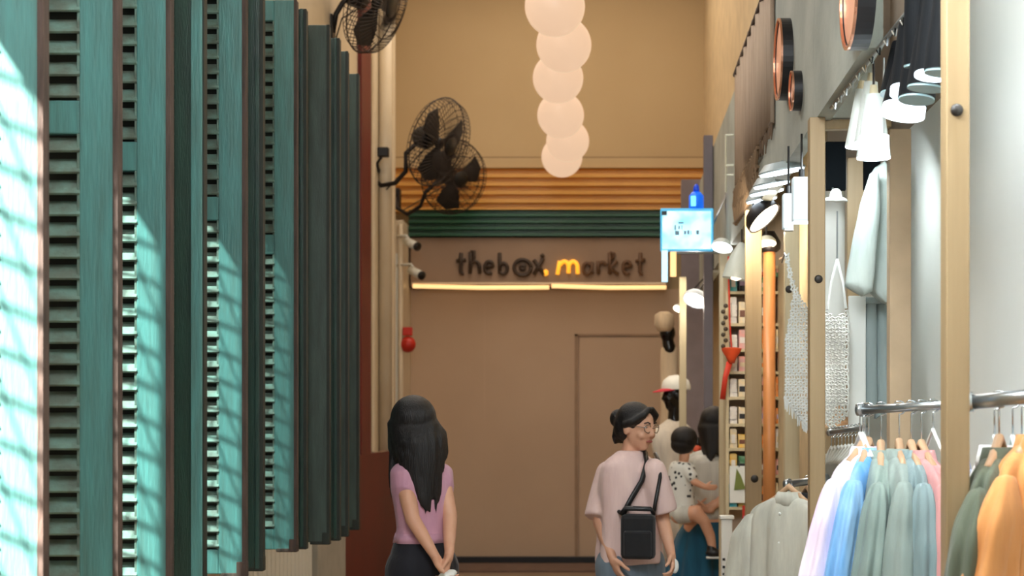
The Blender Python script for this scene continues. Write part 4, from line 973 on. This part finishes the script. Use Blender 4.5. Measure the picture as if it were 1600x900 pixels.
def legs_feet(b, hips, x, y, f, sep=.08, z_h=.9):
    f = Vector(f).normalized(); r = f.cross(Vector((0, 0, 1)))
    for sg in (-1, 1):
        h = V(x, y, z_h)+r*sg*sep; kn_ = V(x, y, .48)+r*sg*sep*1.02+f*.025; an = V(x, y, .085)+r*sg*sep*1.0-f*.01
        b.limb([h, (h+kn_)/2, kn_, kn_*.62+an*.38, an], [.070, .066, .050, .048, .034])
        b.sph(an+f*.06+V(0, 0, -.045), (.045, .045, .036)); b.sph(an+f*.12+V(0, 0, -.055), (.042, .05, .028))
def shoes(x, y, f, root, sep=.09, m=None):
    f = Vector(f).normalized(); r = f.cross(Vector((0, 0, 1))); R = Matrix((r, f, V(0, 0, 1))).transposed()
    for sg in (-1, 1):
        an = V(x, y, .0)+r*sg*sep
        s_ = MB().sph(an+f*.06+V(0, 0, .045), (.052, .14, .042), R).sph(an-f*.015+V(0, 0, .06), (.046, .06, .055), R).build('shoe', m or M_white, root, vox=.008, smo=2)
        MB().box(an+f*.055+V(0, 0, .012), (.09, .25, .024), R).build('sole', M_white, s_, bev=.01)

# -- girl in pink, seen from behind
Yg = 7.43; Jg = lambda px, py, dy=0: P(px, py, Yg)+V(0, dy, 0)
gx = Jg(660, 0).x; root = thing('person', 'person with very long black hair in a pink tee, turned away', 'person', (gx, Yg, 0))
gf = V(-.72, .69, 0).normalized(); gr = gf.cross(V(0, 0, 1))
hc = Jg(646, 664, .0)
b = MB(); head_mb(b, hc, V(-.8, .55, -.1))
neck0 = Jg(655, 722); b.limb([neck0, hc+V(.0, 0, -.06)], [.052, .047])
chest = Jg(660, 765); waist = Jg(661, 825); hip = Jg(660, 880)
def ell_torso(b, pts, gr, gf, top=.05, bot=.05):
    az_ = math.atan2(gr.y, gr.x); rows = []
    p, w_, d_ = pts[0]
    for t, k in ((1, .25), (.85, .55), (.5, .84), (.2, .97)): rows.append((p+V(0, 0, top*t), w_*k, d_*(.4+.6*k), az_, 0))
    for i in range(len(pts)):
        p, w_, d_ = pts[i]; rows.append((p, w_, d_, az_, 0))
        if i+1 < len(pts): q, a_, c_ = pts[i+1]; rows.append(((p+q)/2, (w_+a_)/2, (d_+c_)/2, az_, 0))
    p, w_, d_ = pts[-1]
    for t, k in ((.3, .95), (.7, .75), (1, .4)): rows.append((p-V(0, 0, bot*t), w_*k, d_*k, az_, 0))
    b.loft(rows, n=48)
def sleeve_mb(b, s0, e1, r0, r1, n=20):
    b.sph(s0, r0, n=16); b.tube([s0, s0*.6+e1*.4, e1], [r0, (r0+r1)/2, r1], n)
tp = [(Jg(659, 736), .155, .075), (Jg(660, 762), .150, .092), (Jg(661, 795), .130, .088), (Jg(661, 825), .116, .082), (Jg(660, 855), .118, .085), (Jg(659, 880), .12, .09)]
ell_torso(b, tp, gr, gf)
def arm_(b, pts, rs=(.046, .043, .038, .034, .026, .022)): b.limb(pts, rs)
sL = Jg(633, 740, -.07); eL = Jg(651, 808, -.155); wL = Jg(686, 864, -.175)
sR = Jg(686, 742, .04); eR = Jg(704, 805, -.03); wR = Jg(706, 862, -.13)
for s0, e0, w0 in ((sL, eL, wL), (sR, eR, wR)): b.limb([s0, (s0+e0)/2, e0, e0*.6+w0*.4, w0], [.044, .040, .033, .031, .021])
hand_mb(b, wL, V(.55, -.1, -.9), V(.7, -.3, .3), 1, .7); hand_mb(b, wR, V(-.15, -.25, -1), V(-.8, -.2, 0), -1, .8)
legs_feet(b, None, gx, Yg, gf, z_h=.86)
b.build('body', M_skin, root, vox=.0062, smo=3)
# pink tee
b = MB(); ell_torso(b, [(p, w_+.012, d_+.016) for p, w_, d_ in tp[:4]]+[(Jg(660.5, 843), .142, .108)], gr, gf, bot=.008)
sleeve_mb(b, sL+V(0, 0, .0), sL*.60+eL*.40, .056, .054); sleeve_mb(b, sR+V(0, 0, .0), sR*.66+eR*.34, .054, .052); b.limb([neck0+V(0, 0, -.035), sL+V(.02, 0, .008)], [.056, .050]); b.limb([neck0+V(0, 0, -.035), sR+V(-.02, 0, .008)], [.056, .050])
M_pink = fabric('pink_tee_cloth', (206, 158, 178), (196, 146, 168))
tee = b.build('tee_shirt', M_pink, root, vox=.010, smo=8)
q = MB(); q.loft([(Jg(661, 832)+V(0, 0, 0), .136, .103, math.atan2(gr.y, gr.x), .02), (Jg(661, 847), .145, .112, math.atan2(gr.y, gr.x), .03)], n=60, k=6); q.build('hem', M_pink, tee, smooth=True)
# trousers
b = MB(); ell_torso(b, [(Jg(660, 845), .140, .106), (Jg(660, 865), .155, .122), (Jg(659, 890), .168, .13), (Jg(659, 915), .168, .13)], gr, gf, top=.006)
for sg in (-1, 1):
    h = V(gx, Yg, .86)+gr*sg*.075; b.limb([h, V(gx, Yg, .5)+gr*sg*.088+gf*.02, V(gx, Yg, .1)+gr*sg*.088], [.11, .084, .070])
b.build('trousers', fabric('black_trouser_cloth', (22, 24, 34)), root, vox=.012, smo=4)
shoes(gx, Yg, gf, root)
# hair
b = MB(); b.sph(hc+V(0, .0, .028), (.104, .112, .107)); b.sph(Jg(641, 672, .0), (.096, .095, .12))
rr = random.Random(5)
for i in range(46):
    t = i/45; a = -2.6+t*4.4   # angle around the head, back side towards the camera
    ca, sa = math.cos(a), math.sin(a)
    top = hc+V(.092*sa, -.085*ca*.9, .0)
    tgt = Jg(640+ (t-.5)*60+30*t, 752+rr.uniform(-38, 34)*(.6+.6*t) - (18 if t < .25 else 0)+ (16 if .45 < t < .85 else 0), -.10*ca-.03)
    mid = (top+tgt)/2+V(.018*sa+(-.008), -.02*ca, .03)
    b.tube([hc+V(.04*sa, -.04*ca, .085), top, mid, tgt*.75+mid*.25+V(0, 0, -.01), tgt], [.02, .027, .019, .011, .003], 8)
for i in range(6):
    t = i/5; b.tube([hc+V(-.07, .0, -.02), Jg(617+3*t, 710, -.04), Jg(614+6*t, 745, -.06+.1*t), Jg(614+5*t, 778+8*t, -.05+.1*t)], [.03, .022, .014, .004], 8)
b.build('hair', M_hair, root, vox=.007, smo=2)
# crumpled white thing in her hands
b = MB(); 
for i in range(7): b.sph(Jg(702+rr.uniform(-9, 12), 893+rr.uniform(-4, 4), -.2+rr.uniform(-.02, .02)), (.02, .018, .016))
tag(b.build('paper_cup_lid', M_white, vox=.006, smo=2), 'small crumpled white item held in the hands of the person in pink', 'paper')
bpy.data.objects['paper_cup_lid'].name = 'crumpled_paper'

# -- woman with glasses and black shoulder bag
Yw = 8.12; J = lambda px, py, dy=0: P(px, py, Yw)+V(0, dy, 0)
wx = J(985, 0).x; root = thing('person', 'person with glasses and low bun in a loose pale pink tee', 'person', (wx, Yw, 0))
wf = V(.6, -.78, 0).normalized(); wr = wf.cross(V(0, 0, 1))
hc = J(995, 667)
b = MB(); L, R, r_, f_, u_ = head_mb(b, hc, V(.76, -.62, -.16), 1.0)
b.limb([J(984, 712, .02), hc+V(-.015, .015, -.06)], [.050, .046])
tw = [(J(984, 733), .155, .08), (J(984, 765), .16, .10), (J(984, 800), .145, .095), (J(984, 835), .14, .09), (J(984, 870), .165, .11), (J(984, 895), .17, .12)]
ell_torso(b, tw, wr, wf)
sA = J(949, 740, .06); eA = J(937, 815, -.02); wA = J(957, 868, -.15)
sB = J(1022, 735, -.08); eB = J(1036, 815, -.04); wB = J(1047, 862, -.14)
for s0, e0, w0 in ((sA, eA, wA), (sB, eB, wB)): b.limb([s0, (s0+e0)/2, e0, e0*.6+w0*.4, w0], [.046, .042, .034, .032, .022])
hand_mb(b, wA, V(.35, -.2, -1), V(.9, .3, 0), 1, .6); hand_mb(b, wB, V(.1, -.5, -1), V(-.9, 0, 0), -1, .9)
legs_feet(b, None, wx, Yw, wf, z_h=.86)
b.build('body', M_skin, root, vox=.0062, smo=2)
face_parts(L, R, root, 1.0, True)
# hair with a parting and low bun
b = MB(); b.sph(L(0, -.020, .034), (.084, .098, .088), R); b.sph(L(0, -.055, .0), (.082, .066, .085), R)
for sg in (-1, 1): b.limb([L(sg*.012, .070, .098), L(sg*.05, .068, .068), L(sg*.076, .030, .030), L(sg*.078, -.01, .01)], [.014, .017, .017, .02])
b.sph(L(-.02, -.135, .02), (.045, .045, .048), R); b.sph(L(.0, -.09, .01), (.04, .05, .045), R)
for i in range(5): b.tube([L(-.03+.015*i, -.10, -.02), L(-.03+.016*i, -.105, -.07), L(-.035+.016*i, -.10, -.105)], [.018, .013, .003], 7)
b.build('hair', M_hair, root, vox=.006, smo=3)
# oversized tee
b = MB(); az = math.atan2(wr.y, wr.x)
b.loft([(J(984, y), a, d_, az, am) for y, a, d_, am in ((704, .060, .060, 0), (710, .085, .072, 0), (717, .125, .085, .0), (727, .158, .098, .01), (745, .170, .108, .015), (770, .172, .118, .03), (805, .166, .122, .05), (840, .170, .126, .06), (866, .176, .132, .07), (880, .174, .132, .07))], n=80, k=7)
b2 = b
for s0, e0, sg in ((sA, eA, -1), (sB, eB, 1)):
    e1 = s0*.06+e0*.94 if sg < 0 else s0*.2+e0*.8
    sleeve_mb(b, s0+V(-sg*.004, 0, .0), e1+V(sg*.004, 0, .0), .062, .078)
M_ptee = fabric('pale_pink_tee_cloth', (232, 204, 196), (222, 192, 186))
b.build('tee_shirt', M_ptee, root, vox=.010, smo=6)
b = MB(); ell_torso(b, [(J(984, 880), .172, .118), (J(984, 905), .182, .13), (J(984, 925), .18, .13)], wr, wf)
for sg in (-1, 1): b.limb([V(wx, Yw, .82)+wr*sg*.09, V(wx, Yw, .5)+wr*sg*.09+wf*.02, V(wx, Yw, .1)+wr*sg*.09], [.105, .084, .07])
b.build('jeans', fabric('grey_blue_denim', (112, 128, 140), (96, 112, 126)), root, vox=.012, smo=4)
shoes(wx, Yw, wf, root)
# her bag
bag = thing('shoulder_bag', 'black boxy shoulder bag hanging in front of the person with glasses', 'bag', J(997, 870, -.2))
Rb = Matrix((wr, wf, V(0, 0, 1))).transposed(); Rb = Matrix.Rotation(math.radians(-12), 3, 'Z')
MB().box(J(996, 834, -.20), (.165, .07, .215), Rb).build('body', fabric('black_bag_cloth', (24, 25, 28)), bag, bev=.022)
MB().box(J(995, 845, -.245), (.135, .025, .13), Rb).build('front_pocket', MATS['black_bag_cloth'], bag, bev=.012)
MB().tube([J(970, 800, -.20), J(976, 791, -.2), J(1015, 792, -.21), J(1020, 800, -.2)], .012, 8).build('flap_piping', M_black, bag, smooth=True)
MB().tube([J(973, 800, -.19), J(985, 778, -.165), J(1002, 750, -.135), J(1010, 722, -.09), J(1008, 706, -.02), J(1000, 704, .06)], .0095, 8, flat=1.6).build('strap', M_black, bag, smooth=True)
MB().tube([J(1019, 802, -.19), J(1024, 775, -.17), J(1030, 745, -.14), J(1030, 722, -.09), J(1024, 709, .0)], .0095, 8).build('strap', M_black, bag, smooth=True)
MB().tube([J(973, 800, -.2), J(964, 796, -.1), J(966, 790, .0)], .010, 8).build('strap', M_black, bag, smooth=True)
b = MB(); b.sph(J(1052, 880, -.17), (.02, .012, .035)); tag(b.build('folded_paper', M_white, smo=0), 'white slip held low in the left hand of the person with glasses', 'paper')

# -- carer holding a child
Yc = 12.0; K = lambda px, py, dy=0: P(px, py, Yc)+V(0, dy, 0)
cx_ = K(1104, 0).x
root = thing('person', 'person in a white top and deep teal skirt holding a child beside the pale post', 'person', (cx_, Yc, 0))
cf = V(-.4, .9, 0).normalized(); crr = cf.cross(V(0, 0, 1)); hc = K(1115, 662)
b = MB(); head_mb(b, hc, cf); b.limb([K(1112, 700), hc+V(0, 0, -.06)], [.05, .046])
tc_ = [(K(1108, 722), .17, .09), (K(1106, 745), .16, .1), (K(1104, 775), .14, .095), (K(1102, 805), .14, .095), (K(1100, 830), .17, .12)]
ell_torso(b, tc_, crr, cf)
b.limb([K(1076, 722, .1), K(1062, 765, .14), K(1085, 792, -.12)], [.046, .038, .026]); b.limb([K(1136, 722, -.05), K(1138, 770, -.1), K(1105, 795, -.16)], [.046, .038, .026])
hand_mb(b, K(1085, 792, -.12), V(1, -.1, .1), V(0, .5, 1), 1, .5); hand_mb(b, K(1105, 795, -.16), V(-1, 0, .1), V(0, .5, 1), -1, .5)
legs_feet(b, None, cx_, Yc, cf, z_h=.8); b.build('body', M_skin, root, vox=.008, smo=2)
b = MB(); ell_torso(b, [(p, w_+.02, d_+.022) for p, w_, d_ in tc_[:4]], crr, cf)
b.limb([K(1076, 722, .1), K(1066, 750, .12)], [.062, .06]); b.limb([K(1136, 722, -.05), K(1138, 752, -.08)], [.062, .06]); b.limb([K(1112, 712), K(1080, 720, .08)], [.06, .055]); b.limb([K(1112, 712), K(1134, 720, -.05)], [.06, .055])
b.build('top', fabric('white_top_cloth', (214, 214, 206)), root, vox=.01, smo=5)
b = MB(); b.loft([(V(K(px, y).x, Yc, K(px, y).z), a, d_, 0, am) for px, y, a, d_, am in ((1100, 815, .14, .12, 0), (1095, 835, .17, .15, .02), (1090, 870, .2, .19, .05), (1088, 905, .22, .21, .07), (1088, 960, .24, .23, .08), (1088, 985, .24, .23, .08))], n=80, k=9)
b.build('skirt', fabric('deep_teal_cloth', (22, 92, 122), (14, 74, 102)), root, smooth=True)
b = MB(); b.sph(hc+V(0, -.01, .03), (.10, .105, .1))
for i in range(16):
    a = -1.9+i*.24; b.tube([hc+V(.06*math.sin(a), -.06*math.cos(a), .06), hc+V(.09*math.sin(a), -.09*math.cos(a), -.03), K(1113+22*math.sin(a)*.6, 716+6*math.cos(i), -.10*math.cos(a)-.02)], [.03, .03, .006], 8)
b.build('hair', M_hair, root, vox=.008, smo=2); shoes(cx_, Yc, cf, root)
# the child, sitting on the carer's arm (own thing), facing right towards the carer
Yk = 11.72; K = lambda px, py, dy=0: P(px, py, Yk)+V(0, dy, 0)
root = thing('person', 'small child with black hair in a spotted white shirt, carried, one bare leg dangling', 'person', K(1065, 810))
kf = V(.75, .66, 0).normalized(); kr = kf.cross(V(0, 0, 1)); hc = K(1071, 690)
b = MB(); L, R, *_ = head_mb(b, hc, kf, .80); b.limb([K(1069, 716), hc+V(0, 0, -.05)], [.036, .034])
tk_ = [(K(1066, 732), .095, .07), (K(1063, 752), .095, .075), (K(1062, 775), .095, .08), (K(1064, 798), .105, .09)]
ell_torso(b, tk_, kr, kf)
b.limb([K(1072, 735, -.07), K(1084, 752, -.12), K(1100, 760, -.13)], [.032, .026, .02]); hand_mb(b, K(1100, 760, -.13), V(1, .1, -.05), V(0, 1, 0), 1, .4, .62)
b.limb([K(1052, 738, .05), K(1075, 752, .1)], [.03, .022])
b.limb([K(1060, 805, -.06), K(1085, 800, -.13), K(1098, 812, -.13), K(1108, 835, -.11), K(1112, 856, -.11)], [.058, .055, .040, .036, .026]); b.limb([K(1062, 806, .07), K(1080, 812, .1)], [.055, .05])
b.build('body', M_skin, root, vox=.006, smo=2)
b = MB(); ell_torso(b, [(p, w_+.014, d_+.014) for p, w_, d_ in tk_], kr, kf); b.limb([K(1071, 732, -.06), K(1080, 744, -.10)], [.045, .045]); b.limb([K(1056, 730, .04), K(1068, 745, .08)], [.045, .04])
m = bpy.data.materials.new('spotted_cloth'); m.use_nodes = True; nt = m.node_tree; pb = nt.nodes['Principled BSDF']; pb.inputs['Roughness'].default_value = .85
tc = nt.nodes.new('ShaderNodeTexCoord'); vo = nt.nodes.new('ShaderNodeTexVoronoi'); vo.inputs['Scale'].default_value = 26; rp = nt.nodes.new('ShaderNodeValToRGB'); rp.color_ramp.interpolation = 'CONSTANT'
rp.color_ramp.elements[0].color = lin((50, 52, 54))+(1,); rp.color_ramp.elements[1].color = lin((220, 222, 216))+(1,); rp.color_ramp.elements[1].position = .30
nt.links.new(tc.outputs['Object'], vo.inputs['Vector']); nt.links.new(vo.outputs['Distance'], rp.inputs[0]); nt.links.new(rp.outputs[0], pb.inputs['Base Color'])
b.build('shirt', m, root, vox=.008, smo=4)
b = MB(); b.sph(K(1063, 802, -.0), (.10, .10, .06)); b.limb([K(1062, 803, -.06), K(1072, 802, -.1)], [.068, .064]); b.build('shorts', fabric('white_shorts_cloth', (205, 206, 198)), root, vox=.008, smo=3)
b = MB(); b.sph(hc+V(-.01, -.006, .022), (.095, .09, .088)); b.sph(hc+V(-.02, -.012, -.02), (.085, .078, .07)); b.build('hair', M_hair, root, vox=.006, smo=2)
s_ = MB().sph(K(1114, 862, -.12), (.06, .035, .03)).sph(K(1110, 856, -.11), (.033, .033, .04)).build('shoe', M_black, root, vox=.006, smo=1); MB().box(K(1115, 869, -.12), (.12, .06, .014)).build('sole', M_white, s_, bev=.004)
# red-orange flowers behind the child
fl = thing('flower_bunch', 'small bunch of red orange flowers glowing behind the child', 'flowers', K(1098, 714, .5))
for i in range(7): 
    c = P(1090+rr.uniform(-2, 16), 706+rr.uniform(-6, 8), 12.35); MB().lathe([(0, -.01), (.022, .0), (.03, .015), (.012, .01), (0, .018)], Matrix.Translation(c) @ Euler((rr.uniform(-1.5, 1), rr.uniform(-.6, .6), 0)).to_matrix().to_4x4(), 9).build('flower', mat('orange_red', (0, 0, 0)), fl, smooth=True)
MB().tube([P(1098, 708, 12.35), P(1099, 760, 12.36), P(1100, 860, 12.4), V(P(1100, 0, 12.4).x, 12.4, .02)], .01, 8).build('stem', mat('stem_green', (80, 104, 60), .6), fl)

# mannequin with a cap
Ym = 13.6; Mn = lambda px, py, dy=0: P(px, py, Ym)+V(0, dy, 0)
mx_ = Mn(1056, 0).x
root = thing('mannequin', 'glossy black mannequin head and neck in a white dress behind the slim post', 'mannequin', (mx_, Ym, 0))
hc = Mn(1054, 618); b = MB(); L, R, *_ = head_mb(b, hc, V(-.92, -.38, -.05), 1.05); b.limb([Mn(1054, 672), Mn(1053, 650), hc+V(.01, 0, -.04)], [.058, .05, .06])
b.build('head', mat('gloss_black', (10, 10, 11), .25), root, vox=.008, smo=2)
b = MB(); b.loft([(Mn(px, y), a, a*.62, .3, am) for px, y, a, am in ((1054, 655, .06, 0), (1053, 664, .12, 0), (1052, 676, .19, .01), (1052, 700, .18, .02), (1053, 730, .15, .03), (1054, 760, .14, .04), (1056, 820, .22, .08), (1058, 870, .27, .1))], n=64, k=8)
b.build('dress', fabric('white_dress_cloth', (226, 218, 204)), root, smooth=True)
b = MB(); b.limb([Mn(1090, 690, .05), Mn(1096, 740, .05), Mn(1094, 790, .0)], [.04, .034, .026]); b.limb([Mn(1026, 690, .0), Mn(1030, 745, .02), Mn(1034, 790, 0)], [.04, .034, .026]); b.build('arms', MATS['gloss_black'], root, vox=.01, smo=2)
MB().tube([Mn(1058, 868), V(Mn(1058, 0).x, Ym, .02)], .02, 12).lathe([(0, 0), (.16, 0), (.15, .02), (0, .025)], Matrix.Translation((Mn(1058, 0).x, Ym, 0)), 28).build('stand', M_steel, root)
cap = thing('baseball_cap', 'white cap with a red brim on the black mannequin head', 'cap', hc+V(0, 0, .05))
b = MB(); b.lathe([(.118, 0), (.12, .03), (.105, .075), (.06, .112), (0, .122)], Matrix.Translation(hc+V(.012, 0, .048)), 32).build('crown', M_white, cap, smooth=True)
b = MB(); c0 = hc+V(.012, 0, .05); n = 16; fd = V(-.95, -.3, 0).normalized(); sd = V(.3, -.95, 0).normalized()
top = []; 
for i in range(n+1):
    a = -1.15+2.3*i/n; top.append((c0+fd*.112*math.cos(a)+sd*.112*math.sin(a), c0+fd*(.10*math.cos(a)+.10*math.cos(a*1.25))+sd*.108*math.sin(a)+V(0, 0, -.028*math.cos(a))))
for dz in (0, .008):
    pass
va = [[b.b.verts.new(p+V(0, 0, dz)) for p in pr_] for dz in (0, .008) for pr_ in (([t_[0] for t_ in top]), ([t_[1] for t_ in top]))]
for i in range(n):
    b.b.faces.new((va[0][i], va[0][i+1], va[1][i+1], va[1][i])); b.b.faces.new((va[2][i], va[3][i], va[3][i+1], va[2][i+1])); b.b.faces.new((va[1][i], va[1][i+1], va[3][i+1], va[3][i])); b.b.faces.new((va[0][i], va[2][i], va[2][i+1], va[0][i+1]))
b.b.faces.new((va[0][0], va[1][0], va[3][0], va[2][0])); b.b.faces.new((va[0][n], va[2][n], va[3][n], va[1][n]))
b.build('brim', mat('crimson_cloth', (206, 40, 62), .6), cap)
# a second small dark mannequin head with pale cap further behind
r = thing('mannequin', 'smaller dark mannequin head with pale hat far behind, above the red-brimmed cap', 'mannequin', P(1042, 540, 14.8))
MB().sph(P(1043, 520, 14.8), (.07, .08, .085)).limb([P(1043, 530, 14.8), P(1046, 545, 14.8)], [.05, .06]).build('head', MATS['gloss_black'], r, vox=.01, smo=2)
MB().loft([(P(1046, y, 14.8), a, a*.6, 0, .02) for y, a in ((538, .04), (545, .075), (570, .08), (640, .075), (760, .12))], k=6).build('dress', fabric('warm_white_cloth', (236, 214, 180)), r, smooth=True)
MB().tube([P(1046, 755, 14.8), V(P(1046, 0, 14.8).x, 14.8, 0)], .02, 10).build('stand', M_steel, r)
MB().loft([(P(1038, y, 14.75), a, a, 0, 0) for y, a in ((518, .055), (508, .09), (492, .085), (487, .04))], k=6).build('hat', fabric('warm_white_cloth', (0, 0, 0)), r, smooth=True)
